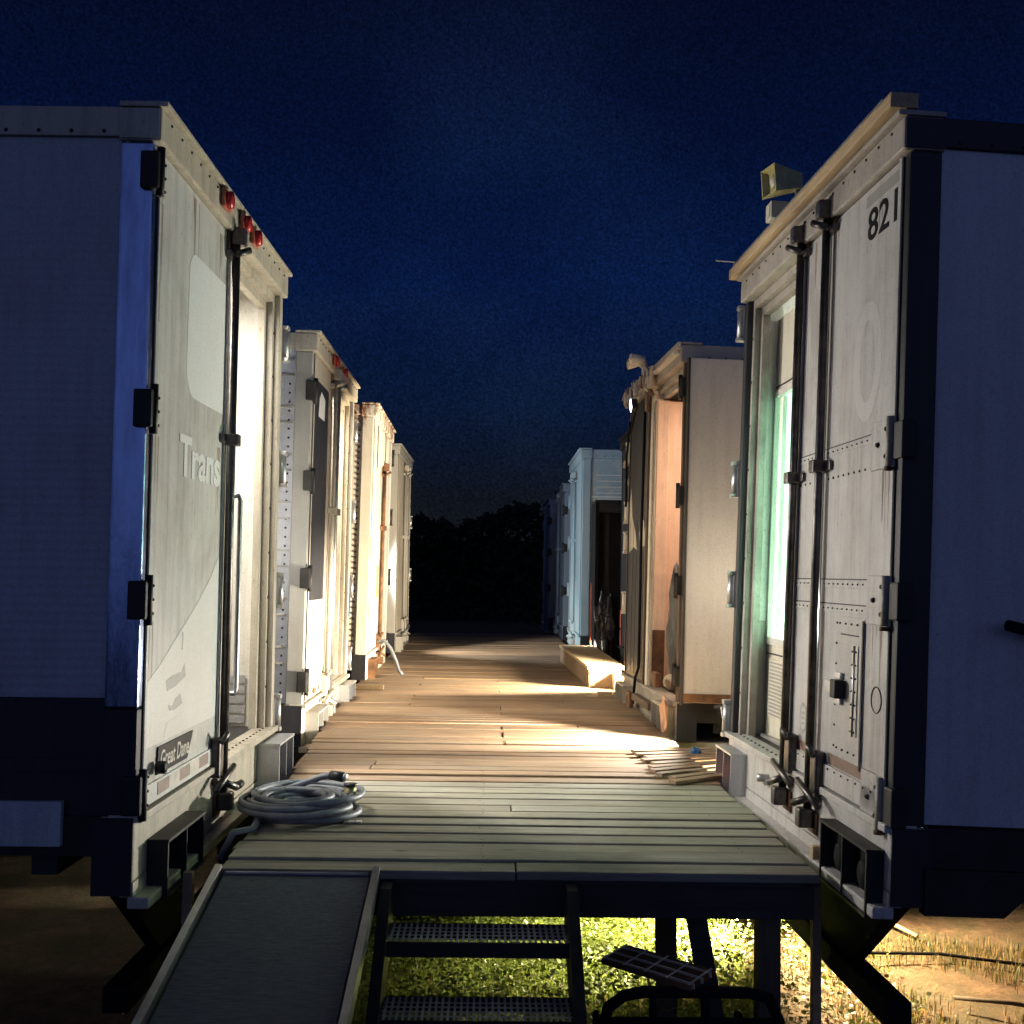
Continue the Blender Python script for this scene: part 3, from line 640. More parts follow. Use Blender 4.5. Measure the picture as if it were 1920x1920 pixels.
tail_light(L2, 1, 0.14, 0.66, -0.06, 0.17, z, 0.10, 'grey_frame'); tail_light(L2, 1, 1.95, 2.42, -0.02, 0.19, z, 0.10, 'alu')
g = MB(1)
for k in range(14):
    for d in (0, 0.12):
        h = 0.55 + k * 0.36 * 0.5 + d
        if k % 2 == 0: g.box(-2.2, -0.14, 0.006, 0.0175, z + h, z + h + 0.014, 'grey_frame')
for k in range(36):
    g.rivet((-0.17, 0.017, z + 0.34 + k * 0.068), (0, -1, 0), 0.010, 'steel'); g.rivet((-0.30, 0.017, z + 0.34 + k * 0.068), (0, -1, 0), 0.007, 'steel')
g.build('rivets', L2)

# ---- rusty third trailer of the left row
z = 1.08
L3 = trailer('white trailer streaked with rust at the top corner, third in the left row', 1, -1.315, 12.206, z, -0.33, 0.008,
             'rusty', 'rusty', 'rusty', 'white', rail='rusty')
door = [c for c in L3.children if c.name.startswith('door')][0]
g = MB(1); g.box(-0.02, 0.02, 1.30, 1.44, z + 0.26, z + 2.88, 'rust', 0.004); g.box(0.0205, 0.024, 1.32, 1.40, z + 1.35, z + 2.2, 'rusty'); g.build('rusty_post', L3)
g = MB(1); g.box(0.0004, 0.002, 0.95, 1.10, z + 0.86, z + 1.24, 'yellow')
for k in range(4): g.box(0.0021, 0.0027, 0.97, 1.08, z + 0.92 + k * 0.08, z + 0.935 + k * 0.08, 'paint_black')
g.build('label', door)
g = MB(1); g.box(0.03, 0.036, 0.3, 2.2, z + 2.915, z + 3.03, 'rusty'); g.prism([(0.5, z + 2.35), (1.9, z + 2.6), (1.9, z + 2.86), (0.5, z + 2.86)], 0, 0.011, 0.02, 'rusty'); g.build('rusty_plate', L3)
g = MB(1)
for k in range(40): g.rivet((-0.16, 0.017, z + 0.33 + k * 0.062), (0, -1, 0), 0.016, 'steel', 0.01)
g.build('rivets', L3)
g = MB(1); g.box(-0.45, -0.20, 0.008, 0.016, z + 0.66, z + 0.95, 'bluelabel'); g.box(-0.36, -0.24, 0.008, 0.016, z + 0.48, z + 0.56, 'redtape'); g.box(-0.30, -0.2, 0.008, 0.016, z + 0.28, z + 0.36, 'redtape'); g.build('side_markings', L3)
for h in (2.7, 1.9, 1.1): hinge_far(L3, 1, h, z, 2.5, 'steel')
lock_rod(L3, 1, 1.22, 0.05, 2.5, z, (1.7,), True, 'rust', 0.022)
tail_light(L3, 1, 0.2, 0.6, -0.03, 0.17, z, 0.08, 'rust')

# ---- fourth trailer of the left row
z = 1.1
L4 = trailer('plain grey framed trailer at the far end of the left row', 1, -1.331, 16.265, z, 0.33, -0.006, 'grey_frame', 'grey_frame', 'side_white', 'frame', rail='grey_frame')
lock_rod(L4, 1, 1.1, 0.05, 2.85, z, (1.7,), True, 'grey_frame', 0.022); lock_rod(L4, 1, 1.5, 0.05, 2.85, z, (1.7,), True, 'grey_frame', 0.022)
for h in (2.0, 1.1): hinge_far(L4, 1, h, z, 2.5)
tail_light(L4, 1, 0.15, 0.55, -0.03, 0.17, z, 0.08, 'grey_frame')

# ---- second trailer of the right row
z = 1.031
R2 = trailer('trailer with a peach coloured lit doorway and folded back door, second in the right row', -1, 1.479, 8.454, z, -2.2, 0.015,
             'headdirt', 'brown_post', 'side_white', 'panel_beige', near='open', far='closed', far_leaf='dark_leaf', lining='peach', rail='grey_frame', sillm='headdirt')
g = MB(-1); g.box(-2.5, -0.13, 1.20, 1.24, z + 0.257, z + 2.78, 'peach'); g.box(-0.125, -0.02, 1.14, 1.20, z + 0.257, z + 2.78, 'peach', 0.005); g.box(-0.08, 0.012, 1.205, 1.30, z + 0.257, z + 2.88, 'cream', 0.008); g.box(-0.02, 0.03, 1.32, 1.37, z + 0.257, z + 2.90, 'brown_post', 0.008)
g.box(-0.126, -0.018, 1.135, 1.139, z + 0.257, z + 0.75, 'rust')
for k, (u_, w_, m_) in enumerate(((1.145, 0.012, 'frame'), (1.165, 0.008, 'brown_post'), (1.185, 0.012, 'cream'))): g.box(-0.019, -0.006, u_, u_ + w_, z + 0.258, z + 2.78, m_)
for k in range(4): g.box(-1.9 + k * 0.46, -1.885 + k * 0.46, 1.192, 1.1985, z + 0.258, z + 2.78, 'brown_post')
g.build('inner_partition', R2)
g = MB(-1); g.tube([(0.045, 1.42, z + 2.8), (0.05, 1.43, z + 1.6), (0.045, 1.42, z + 0.4), (0.06, 1.5, z + 0.3), (0.06, 1.6, z + 0.05)], 0.013, 'black', 8); g.build('conduit', R2)
g = MB(-1); g.tube([(0.04, 1.9, z + 2.83), (0.07, 2.05, z + 2.6), (0.05, 2.2, z + 2.72), (0.06, 2.3, z + 2.4), (0.05, 2.32, z + 1.9)], 0.011, 'black', 8); g.build('conduit', R2)
g = MB(-1); g.box(0.002, 0.05, 0.62, 0.80, z + 0.30, z + 0.42, 'rust', 0.01); g.box(0.03, 0.09, 0.7, 1.5, z + 0.10, z + 0.16, 'brown_post', 0.008); g.box(0.066, 0.10, 1.55, 1.75, z - 0.06, z + 0.16, 'rust', 0.01); g.build('bumper_block', R2)
for h in (2.70, 1.85, 1.15, 0.45): hinge_near(R2, -1, h, z, 'black')
for h in (2.45, 1.85, 1.55, 0.95): hinge_far(R2, -1, h, z, 2.47, 'cream')
d2 = [c for c in R2.children if c.name.startswith('door')][-1]
g = MB(-1)
for k in range(5): g.box(0.0004, 0.003, 1.55 + k * 0.19, 1.556 + k * 0.19, z + 0.30, z + 1.75, 'gasket')
for poly in ([(1.5, 1.50), (1.75, 1.48), (1.8, 1.62), (1.74, 1.70), (1.6, 1.74), (1.52, 1.64)], [(1.9, 1.46), (2.1, 1.50), (2.36, 1.44), (2.38, 1.95), (2.3, 2.08), (2.22, 1.80), (2.0, 1.62)]):
    g.prism([(a, b + z) for a, b in poly], 0, 0.0004, 0.0016, 'frame')
g.build('worn_paint', d2)
g = MB(-1)
g.box(0.03, 0.075, 0.05, 0.95, z + 2.97, z + 2.995, 'tapewhite', 0.004); g.box(0.03, 0.075, 1.6, 2.3, z + 2.955, z + 2.985, 'tapewhite', 0.004); g.box(0.0, 0.10, 1.0, 1.2, z + 2.86, z + 2.98, 'frame', 0.02); g.box(0.03, 0.06, -0.02, 2.5, z + 3.0, z + 3.06, 'frame', 0.01)
g.tube([(0.06, 1.0, z + 2.8), (0.09, 1.1, z + 2.9), (0.07, 1.25, z + 2.86), (0.05, 1.3, z + 2.7)], 0.02, 'brown_post', 8)
qz = random.Random(17)
for k in range(26):
    u_ = 0.9 + k * 0.062 + qz.uniform(-0.02, 0.02); h_ = qz.uniform(-0.06, 0.05); l_ = qz.uniform(0.03, 0.11)
    g.prism([(u_, z + 3.03 + h_ * 0.4), (u_ + l_, z + 3.02 + qz.uniform(-0.03, 0.05)), (u_ + l_ * 0.8, z + 2.96 + h_), (u_ + l_ * 0.2, z + 2.93 + h_)], 0, 0.062 + qz.uniform(0, 0.01), 0.078 + qz.uniform(0, 0.03), qz.choice(('headdirt', 'rust', 'frame', 'brown_post', 'galv')))
g.build('header_trim', R2)
tail_light(R2, -1, 0.08, 0.62, -0.04, 0.19, z, 0.08, 'frame'); tail_light(R2, -1, 1.9, 2.4, -0.04, 0.17, z, 0.10, 'frame')
g = MB(-1); g.box(-0.55, -0.02, 0.06, 0.4, z - 0.42, z - 0.06, 'frame', 0.01); g.build('step_box', R2)
g = MB(-1); g.box(-2.0, -0.6, -0.02, 0.04, z - 0.09, z + 0.06, 'frame', 0.006)
for k in range(8): g.rivet((-0.7 - k * 0.14, -0.02, z - 0.02), (0, -1, 0), 0.018, 'steel')
g.build('lower_rail', R2)

# ---- dark third trailer of the right row
z = 1.05
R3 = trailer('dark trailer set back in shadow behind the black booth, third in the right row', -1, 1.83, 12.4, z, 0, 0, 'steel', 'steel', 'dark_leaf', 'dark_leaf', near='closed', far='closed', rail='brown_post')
lock_rod(R3, -1, 1.1, 0.05, 2.9, z, (1.7,), True, 'steel'); tail_light(R3, -1, 0.2, 0.6, -0.03, 0.17, z, 0.08, 'brown_post')
g = MB(-1); g.box(0.006, 0.05, 0.55, 2.0, z + 2.62, z + 2.70, 'frame', 0.01); g.box(0.006, 0.08, 0.2, 0.6, z + 2.2, z + 2.42, 'frame', 0.02); g.tube([(0.03, 1.6, z + 2.55), (0.06, 1.5, z + 2.4), (0.05, 1.35, z + 2.36), (0.03, 1.2, z + 2.5)], 0.025, 'grey_frame', 8); g.build('header_trim', R3)
g = MB(-1); g.box(0.011, 0.014, 2.30, 2.40, z + 0.25, z + 0.47, 'redtape'); g.box(0.011, 0.014, 2.30, 2.40, z + 0.50, z + 0.74, 'redtape'); g.build('reflective_tape', R3)

# ---- far right trailers
for i, (X, Y, yw, lab, mm, ps) in enumerate((
        (1.411, 16.333, 0.35, 'faded light blue trailer with pale worn patches at its upper corner', 'bluebox', 'bluebox'),
        (1.44, 20.4, 0.0, 'dull blue trailer just beyond the light blue one in the right row', 'bluedim', 'bluedim'),
        (1.40, 24.5, 0.0, 'dark blue trailer farthest away in the right row', 'bluedim', 'bluedim'))):
    z = 1.10 if i == 0 else 1.05
    t = trailer(lab, -1, X, Y, z, yw, 0.002, mm, ps, mm, mm, rail=mm, H=3.05 if i == 0 else 2.9)
    lock_rod(t, -1, 1.1, 0.05, 2.8, z, (1.7,), True, mm); lock_rod(t, -1, 1.45, 0.05, 2.8, z, (1.7,), True, mm)
    for h in (2.4, 1.7, 0.9): hinge_far(t, -1, h, z, 2.5, mm); hinge_near(t, -1, h, z, 'black') if i else None
    if i == 0:
        g = MB(-1)
        for k in range(26): g.box(-0.62, -0.22, 0.010, 0.0175, z + 0.4 + k * 0.09, z + 0.41 + k * 0.09, 'ghost_dim') if k % 3 or k > 18 else None
        g.box(-2.0, -0.14, 0.008, 0.0175, z + 2.32, z + 2.335, 'ghost_dim'); g.box(-2.0, -0.14, 0.008, 0.0175, z + 2.18, z + 2.195, 'ghost_dim')
        g.build('side_ribs', t)
        g = MB(-1); g.box(-2.0, -0.14, 0.012, 0.0172, z + 1.95, z + 2.90, 'blue_worn'); g.build('worn_panel', t)

# ------------------------------------------------------------------ timbers and horn on the first right trailer
def xf(t): return Matrix.Translation(t.location) @ t.rotation_euler.to_matrix().to_4x4()
def place(o, t): o.matrix_world = xf(t) @ o.matrix_world; return o
zt = 1.059 + 3.05
g = MB(-1); g.box(-0.035, 0.080, 0.02, 2.62, zt + 0.030, zt + 0.092, 'lumber', 0.004); g.box(-0.03, 0.03, 0.06, 2.58, zt + 0.0125, zt + 0.029, 'gasket')
o = place(tag(g.build('timber_plank'), 'long bare timber beam laid along the top edge of the trailer numbered 821', 'timber'), R1)
g = MB(-1); g.box(-0.03, 0.062, 0.16, 2.60, zt + 0.0935, zt + 0.126, 'galv', 0.004)
o = place(tag(g.build('metal_channel'), 'grey metal strip lying on top of the timber beam at the roof edge', 'metal channel'), R1)
g = MB(-1); g.tube([(0.0, 2.55, zt + 0.127), (0.06, 2.62, zt + 0.15), (0.16, 2.66, zt + 0.165)], 0.006, 'galv', 6)
place(tag(g.build('wire'), 'short bent wire sticking out past the far end of the timber beam', 'wire'), R1)

sp = empty('horn_speaker', (0, 0, 0), 'yellowed square horn loudspeaker mounted on top of the right trailer', 'loudspeaker')
sp.matrix_world = xf(R1) @ Matrix.Translation((-0.03, 1.50, zt + 0.127))
hx = Matrix.Translation((0.0, 0, 0.135)) @ Matrix.Scale(0.64, 4) @ Matrix.Rotation(R(12), 4, 'Z') @ Matrix.Rotation(R(-6), 4, 'Y')
def frustum(g, x0, h0, x1, h1, m, mx, cap=True, hy0=None, hy1=None):
    vs = [(x0, a * (hy0 or h0), b * h0) for a, b in ((-1, -1), (1, -1), (1, 1), (-1, 1))] + [(x1, a * (hy1 or h1), b * h1) for a, b in ((-1, -1), (1, -1), (1, 1), (-1, 1))]
    fs = [(k, (k + 1) % 4, 4 + (k + 1) % 4, 4 + k) for k in range(4)] + ([(0, 1, 2, 3), (4, 5, 6, 7)] if cap else [])
    g._add([tuple(mx @ Vector(p)) for p in vs], fs, m)
g = MB()
frustum(g, -0.20, 0.115, -0.215, 0.118, 'horn', hx, False); frustum(g, -0.20, 0.115, 0.02, 0.07, 'horn', hx, False); frustum(g, -0.215, 0.118, -0.215, 0.106, 'horn', hx, False); frustum(g, -0.215, 0.106, -0.165, 0.085, 'horn', hx, False)
frustum(g, -0.166, 0.0855, -0.16, 0.0855, 'horn', hx); frustum(g, 0.02, 0.072, 0.07, 0.06, 'horn', hx)
g.build('horn', sp)
g = MB(); g.tube([tuple(hx @ Vector(p)) for p in ((-0.166, 0, 0), (-0.185, 0, 0))], lambda t: 0.036 - 0.014 * t, 'beige', 12); g.build('driver_plug', sp)
g = MB(); g.tube([tuple(hx @ Vector((0.04, 0, -0.04))), (0.035, 0, 0.06), (0.03, 0, 0.0)], 0.012, 'galv', 8); g.box(-0.02, 0.08, -0.05, 0.05, 0.001, 0.012, 'galv', 0.002); g.build('bracket', sp)
g = MB(-1); g.box(-0.01, 0.085, 1.68, 1.79, zt + 0.127, zt + 0.225, 'beige', 0.008); g.box(0.086, 0.089, 1.70, 1.77, zt + 0.14, zt + 0.21, 'beige')
place(tag(g.build('junction_box'), 'small beige junction box fixed to the timber beam below the horn', 'junction box'), R1)

# ------------------------------------------------------------------ boardwalk
dk = empty('boardwalk', (0.15, 4.5, 0), 'long wooden plank boardwalk running between the two rows of trailers', 'boardwalk')
ZD = 1.05
def edge(y, tab):
    for (y0, a), (y1, b) in zip(tab, tab[1:]):
        if y <= y1: return a + (b - a) * (y - y0) / (y1 - y0)
    return tab[-1][1]
LT = [(4, -1.04), (4.54, -1.06), (6.6, -1.14), (9, -1.27), (11.3, -1.36), (22, -1.43)]
RT = [(4, 1.37), (4.54, 1.385), (8, 1.385), (12, 1.37), (22, 1.40)]
g = MB(); y = 4.515; k = 0
rr = random.Random(3)
while y < 22.0:
    near = y < 6.55
    w = rr.uniform(0.130, 0.146); gap = rr.uniform(0.013, 0.025) if near else rr.uniform(0.008, 0.018) if y < 9.2 else rr.uniform(0.003, 0.010)
    if near and rr.random() < 0.25: gap += 0.008
    x0 = edge(y, LT) + rr.uniform(-0.012, 0.012); x1 = edge(y, RT) + rr.uniform(-0.012, 0.012)
    dz = rr.uniform(-0.005, 0.005) * (1.0 if y < 9.2 else 0.5) + (-0.004 if near else 0.0)
    mx = Matrix.Translation((0.15, y + w / 2, ZD - 0.018 + dz)) @ Matrix.Rotation(rr.uniform(-0.004, 0.004), 4, 'Z') @ Matrix.Rotation(rr.uniform(-0.02, 0.02), 4, 'X')
    mm = 'deck_grey' if y < 6.35 else 'deck'
    if rr.random() < 0.3:
        xb = rr.choice((-0.83, 0.0, 0.0, 0.6)) + rr.uniform(-0.01, 0.01)
        g.box(x0 - 0.15, xb - 0.003, -w / 2, w / 2, -0.018, 0.018, mm, 0.006, mx); g.box(xb + 0.003, x1 - 0.15, -w / 2, w / 2, -0.018 + 0.003, 0.018 + 0.003, mm, 0.006, mx @ Matrix.Rotation(rr.uniform(-0.003, 0.003), 4, 'Z'))
    else:
        g.box(x0 - 0.15, x1 - 0.15, -w / 2, w / 2, -0.018, 0.018, mm, 0.007, mx)
    for jx in (-0.98, 0.15, 1.30):
        for jy in (0.28, 0.72):
            g.rivet((jx - 0.15 + rr.uniform(-0.012, 0.012), y + w * jy, ZD + dz), (0, 0, 1), 0.0042, 'rust', 0.0012)
    y += w + gap; k += 1
b = g.build('boards'); b.parent = dk; b.location = (-0.15, -4.5, 0)
def part(g, name, par):
    o = g.build(name); o.parent = par; o.location = -par.location; return o
g = MB(); g.box(-1.02, 1.37, 4.535, 4.575, 0.855, ZD - 0.044, 'beam', 0.003); g.box(-1.02, 1.39, 4.522, 4.534, 0.99, ZD - 0.040, 'beam'); part(g, 'front_beam', dk)
for x in (-0.98, 0.15, 1.30):
    g = MB(); g.box(x - 0.02, x + 0.02, 4.576, 21.9, 0.86, ZD - 0.045, 'beam'); part(g, 'joist', dk)
for (x, yy) in ((1.20, 4.63), (-0.95, 4.63), (1.17, 7.4), (-1.0, 7.4), (1.22, 10.5), (-1.1, 10.5), (1.22, 14), (-1.2, 14), (1.22, 18), (-1.2, 18), (1.22, 21.8), (-1.2, 21.8)):
    g = MB(); g.box(x - 0.046, x + 0.046, yy - 0.046, yy + 0.046, 0, ZD - 0.19 if yy > 5 else 0.853, 'post', 0.004); part(g, 'post', dk)
g = MB(); mx = Matrix.Translation((0.905, 5.35, 0.0)) @ Matrix.Rotation(R(-1), 4, 'Y'); g.box(-0.05, 0.05, -0.02, 0.02, 0, 0.99, 'post', 0.003, mx); part(g, 'post', dk)
g = MB(); mx = Matrix.Translation((1.09, 5.5, 0.70)) @ Matrix.Rotation(R(-26), 4, 'Y'); g.box(-0.22, 0.24, -0.018, 0.018, -0.06, 0.06, 'deck', 0.003, mx); part(g, 'brace', dk)
g = MB(); mx = Matrix.Translation((0.91, 4.70, 0.84)) @ Matrix.Rotation(R(-10.5), 4, 'Y'); g.box(-0.042, 0.042, -0.02, 0.02, -0.83, 0.02, 'beam', 0.003, mx); part(g, 'strut', dk)

for x, yy, zz, lab in ((1.495, 4.93, 1.06, 'pale upright stake between the boardwalk and the right trailer'), (-1.205, 4.62, 1.0, 'pale upright stake beside the ramp under the left trailer')):
    g = MB(); g.box(x - 0.02, x + 0.02, yy - 0.02, yy + 0.02, 0, zz, 'lumber', 0.003); tag(g.build('stake'), lab, 'stake', 'stakes beside the boardwalk')

# raised box step on the right
st = empty('wooden_step', (1.2, 11.7, ZD), 'low wooden box step standing on the right side of the boardwalk', 'step')
def stx(y): return 1.115 - (y - 11.7) * 0.02
g = MB()
for k in range(24):
    y0 = 11.7 + k * 0.146
    g.box(stx(y0) - 0.018, 1.50, y0, y0 + 0.139, ZD + 0.198, ZD + 0.232, 'lumber', 0.003)
part(g, 'boards', st)
g = MB(); g.prism([(stx(11.72), 11.72), (stx(15.2), 15.2), (stx(15.2) + 0.035, 15.2), (stx(11.72) + 0.035, 11.72)], 2, ZD + 0.003, ZD + 0.195, 'deck'); part(g, 'side_board', st)
g = MB(); g.box(1.152, 1.46, 11.72, 11.755, ZD + 0.003, ZD + 0.195, 'lumber', 0.002); part(g, 'front_board', st)
g = MB(); g.box(1.36, 1.47, 11.50, 11.70, ZD + 0.004, ZD + 0.17, 'lumber', 0.006); tag(g.build('timber_block'), 'short upright timber block against the near end of the box step', 'timber block')
g = MB(); g.box(1.13, 1.27, 10.93, 11.0, ZD + 0.004, ZD + 0.04, 'lumber', 0.003); tag(g.build('wood_offcut'), 'small flat wood offcut on the bright boards in front of the box step', 'wood offcut')
g = MB(); mx = Matrix.Translation((-1.16, 11.2, ZD + 0.028)) @ Matrix.Rotation(R(4), 4, 'Z'); g.box(-0.16, 0.14, -0.03, 0.03, -0.024, 0.024, 'lumber', 0.003, mx); tag(g.build('wood_offcut'), 'short stick of timber at the left edge of the boardwalk', 'wood offcut')
for k in range(10):                                               # loose slats laid askew at the right edge
    g = MB(); mx = Matrix.Translation((1.40 + rr.uniform(-0.03, 0.05), 6.60 + k * 0.105, ZD + 0.014)) @ Matrix.Rotation(R(34 - k * 2.2 + rr.uniform(-2, 2)), 4, 'Z') @ Matrix.Rotation(R(rr.uniform(-2, 2)), 4, 'X')
    g.box(-0.36 - rr.uniform(0, 0.1), 0.36, -0.032, 0.032, -0.010, 0.010, 'deck', 0.003, mx)
    tag(g.build('loose_slat'), 'loose weathered slat lying askew at the right edge between two trailers', 'slat', 'loose slats at the right edge')
for k, (x, yy) in enumerate(((-0.62, 5.31), (-0.585, 5.315))):
    g = MB(); g.box(x - 0.015, x + 0.012, yy - 0.02, yy + 0.015, ZD + 0.003, ZD + 0.009, 'tapewhite'); tag(g.build('wood_chip'), ('white chip just right of the coiled cable, the left one of the pair', 'white chip just right of the coiled cable, the right one of the pair')[k], 'chip', 'pale chips on the boards')

# crumpled things by the second right trailer
def crumple(name, loc, size, m, seed, label, cat, par=None, amp=0.35, sub=3):
    bm = bmesh.new(); bmesh.ops.create_icosphere(bm, subdivisions=sub, radius=1)
    for v in bm.verts:
        n = noise.noise(v.co * 1.7 + Vector((seed, 0, 0))) + 0.5 * noise.noise(v.co * 4 + Vector((0, seed, 0)))
        v.co *= 1 + amp * n
        v.co = Vector((v.co.x * size[0], v.co.y * size[1], v.co.z * size[2]))
    me = bpy.data.meshes.new(name); bm.to_mesh(me); bm.free(); me.materials.append(M[m])
    o = bpy.data.objects.new(name, me); COL.objects.link(o); o.location = loc
    if label: tag(o, label, cat)
    if par: o.parent = par
    return o
crumple('paper_scrap', (1.40, 8.55, ZD + 0.12), (0.03, 0.10, 0.14), 'paper', 3, 'crumpled salmon paper hanging at the foot of the peach lit doorway', 'paper scrap')
crumple('cloth_rag', (1.42, 7.35, ZD + 0.035), (0.035, 0.03, 0.028), 'bluerag', 5, 'small crumpled blue rag at the right edge of the boards', 'rag')
crumple('tarp_bundle', (1.66, 9.36, 1.031 + 0.78), (0.10, 0.16, 0.50), 'tarp', 9, 'dark crumpled bundle heaped inside the peach lit doorway', 'bundle', amp=0.5)
crumple('rubber_ball', (1.575, 9.28, 1.031 + 0.33), (0.065, 0.065, 0.065), 'tanball', 11, 'tan ball lying on the sill of the peach lit doorway', 'ball', amp=0.04)

# black booth in the gap before the light blue trailer
bo = empty('black_booth', (1.8, 15.3, 0), 'tall black booth with a dark recessed panel standing before the light blue trailer', 'booth')
g = MB(); x0, x1, y0, y1, zt2 = 1.49, 2.15, 15.02, 15.6, 3.26
g.box(x0, x0 + 0.05, y0, y0 + 0.05, 0, zt2, 'black', 0.004); g.box(x1 - 0.05, x1, y0, y0 + 0.05, 0, zt2, 'black', 0.004); g.box(x0, x1, y0 - 0.01, y1, zt2 + 0.001, zt2 + 0.03, 'steel'); g.box(x0 + 0.051, x1 - 0.051, y0, y0 + 0.05, zt2 - 0.14, zt2, 'dark_leaf', 0.004)
part(g, 'frame', bo)
g = MB(); g.box(x0, x0 + 0.03, y0 + 0.051, y1, 0, zt2, 'black'); g.box(x1 - 0.03, x1, y0 + 0.051, y1, 0, zt2, 'black'); g.box(x0 + 0.031, x1 - 0.031, y1 - 0.03, y1, 0, zt2, 'black'); part(g, 'wall', bo)
g = MB(); g.box(x0 + 0.052, x0 + 0.13, y0 + 0.06, y0 + 0.09, 0.9, zt2 - 0.15, 'black'); g.box(x0 + 0.20, x1 - 0.06, y0 + 0.06, y0 + 0.09, 0.9, zt2 - 0.15, 'black'); g.box(x0 + 0.131, x0 + 0.199, y0 + 0.10, y0 + 0.12, 0.9, zt2 - 0.15, 'steel'); part(g, 'recessed_panel', bo)
g = MB(); g.box(1.43, 1.452, 14.99, 15.012, ZD + 0.005, 2.15, 'redtape'); tag(g.build('striped_pole'), 'thin pink pole standing at the left edge of the black booth', 'pole')
crumple('plastic_bag', (1.61, 14.95, 1.62), (0.12, 0.045, 0.33), 'plastic_bag', 21, 'shiny crumpled black plastic bag hanging on the lower front of the booth', 'plastic bag', amp=0.6, sub=4)

# small security light on top of the second right trailer
sl = empty('security_light', (1.43, 9.95, 4.12), 'unlit pair of small pale lamp heads on the second right trailer roof edge', 'security light')
g = MB(); g.box(-0.03, 0.05, -0.05, 0.05, -0.02, 0.05, 'beige', 0.006); g.build('base', sl)
for dy in (-0.09, 0.09):
    g = MB(); g.tube([(0, dy * 0.5, 0.04), (-0.04, dy, 0.11), (-0.15, dy * 1.4, 0.10)], lambda t: 0.018 + 0.035 * t, 'beige', 10); g.build('lamp_head', sl)

# cable drooping from the rusty trailer
g = MB(); g.tube([(-1.25, 12.9, 1.42), (-1.18, 12.88, 1.45), (-1.10, 12.85, 1.36), (-1.03, 12.8, 1.22), (-0.99, 12.75, 1.11), (-0.95, 12.7, 1.075)], 0.02, 'cable', 8)
tag(g.build('cable_end'), 'grey cable end drooping onto the boards from the rusty trailer', 'cable')

# coiled power cable
cc = empty('coiled_cable', (-0.90, 5.46, ZD), 'thick grey power cable coiled on the boards beside the left trailer', 'cable')
pts = []; turns = 12
for i in range(turns * 26):
    a = i / 26 * 2 * math.pi; tn = i / 26
    wob = noise.noise(Vector((math.cos(a) * 0.8, math.sin(a) * 0.8, i * 0.011))); wob2 = noise.noise(Vector((math.cos(a) * 0.7 + 5, math.sin(a) * 0.7, i * 0.012)))
    base = 0.82 + 0.22 * math.sin(tn * 2.4 + 0.6) - 0.10 * (1 + math.sin(tn * 5.1))
    rx = 0.285 * base + 0.05 * wob; ry = 0.31 * base + 0.06 * wob2
    cx = 0.045 * math.sin(tn * 1.9); cy = 0.05 * math.cos(tn * 2.3)
    zz = 0.018 + 0.0055 * tn + 0.016 * (1 + noise.noise(Vector((a * 0.6, 7.7, tn * 0.3))))
    if i < 20: zz = 0.02
    pts.append((cx + rx * math.cos(a + 2.2), cy + ry * math.sin(a + 2.2), zz))
g = MB(); g.tube(pts, 0.0165, 'cable', 10); g.build('coil', cc)
e0 = pts[-1]
g = MB(); g.tube([e0, (e0[0] + 0.08, e0[1] + 0.07, e0[2] + 0.02), (0.08, 0.20, 0.15), (0.15, 0.17, 0.165)], 0.0165, 'cable', 10)
g.tube([(0.13, 0.17, 0.165), (0.20, 0.145, 0.16)], 0.025, 'plug', 14); g.tube([(0.2005, 0.145, 0.16), (0.212, 0.14, 0.158)], 0.021, 'galv', 14)
g.build('plug', cc)
g = MB(); g.tube([(0.24, 0.10, 0.05), (0.24, 0.10, 0.125)], 0.03, 'brass', 14); g.tube([(0.24, 0.10, 0.126), (0.24, 0.10, 0.138)], 0.034, 'plug', 14)
for q in range(3): g.tube([(0.20 + 0.012 * math.cos(q * 2.1), 0.05 + 0.012 * math.sin(q * 2.1), 0.05), (0.20 + 0.012 * math.cos(q * 2.1), 0.05 + 0.012 * math.sin(q * 2.1), 0.105)], 0.005, 'galv', 6)
g.build('socket', cc)
p0 = pts[0]
g = MB(); g.tube([p0, (p0[0] - 0.02, p0[1] - 0.35, 0.02), (-0.14, -0.38, 0.018), (-0.22, -0.42, 0.012), (-0.27, -0.46, -0.10)], 0.0165, 'cable', 10); g.build('cable_tail', cc)

# ------------------------------------------------------------------ ramp and stairs
rp = empty('loading_ramp', (-0.74, 2.0, 0), 'dark gritty loading ramp with pale metal side rails leading up to the boardwalk', 'ramp')
def rz(y): return 1.025 - (4.52 - y) * 0.215
g = MB(); yb = -0.2
g.prism([(4.515, rz(4.515)), (yb, rz(yb)), (yb, rz(yb) - 0.04), (4.515, rz(4.515) - 0.04)], 0, -1.035, -0.45, 'grip'); part(g, 'surface', rp)
g = MB(); g.box(-1.03, -0.455, 4.50, 4.522, rz(4.5) + 0.004, rz(4.5) + 0.012, 'galv'); part(g, 'lip', rp)
for x in (-1.062, -0.423):
    g = MB(); g.prism([(4.53, rz(4.53) - 0.045), (4.53, rz(4.53) + 0.028), (yb, rz(yb) + 0.028), (yb, rz(yb) - 0.045)], 0, x - 0.014, x + 0.014, 'galv'); part(g, 'side_rail', rp)

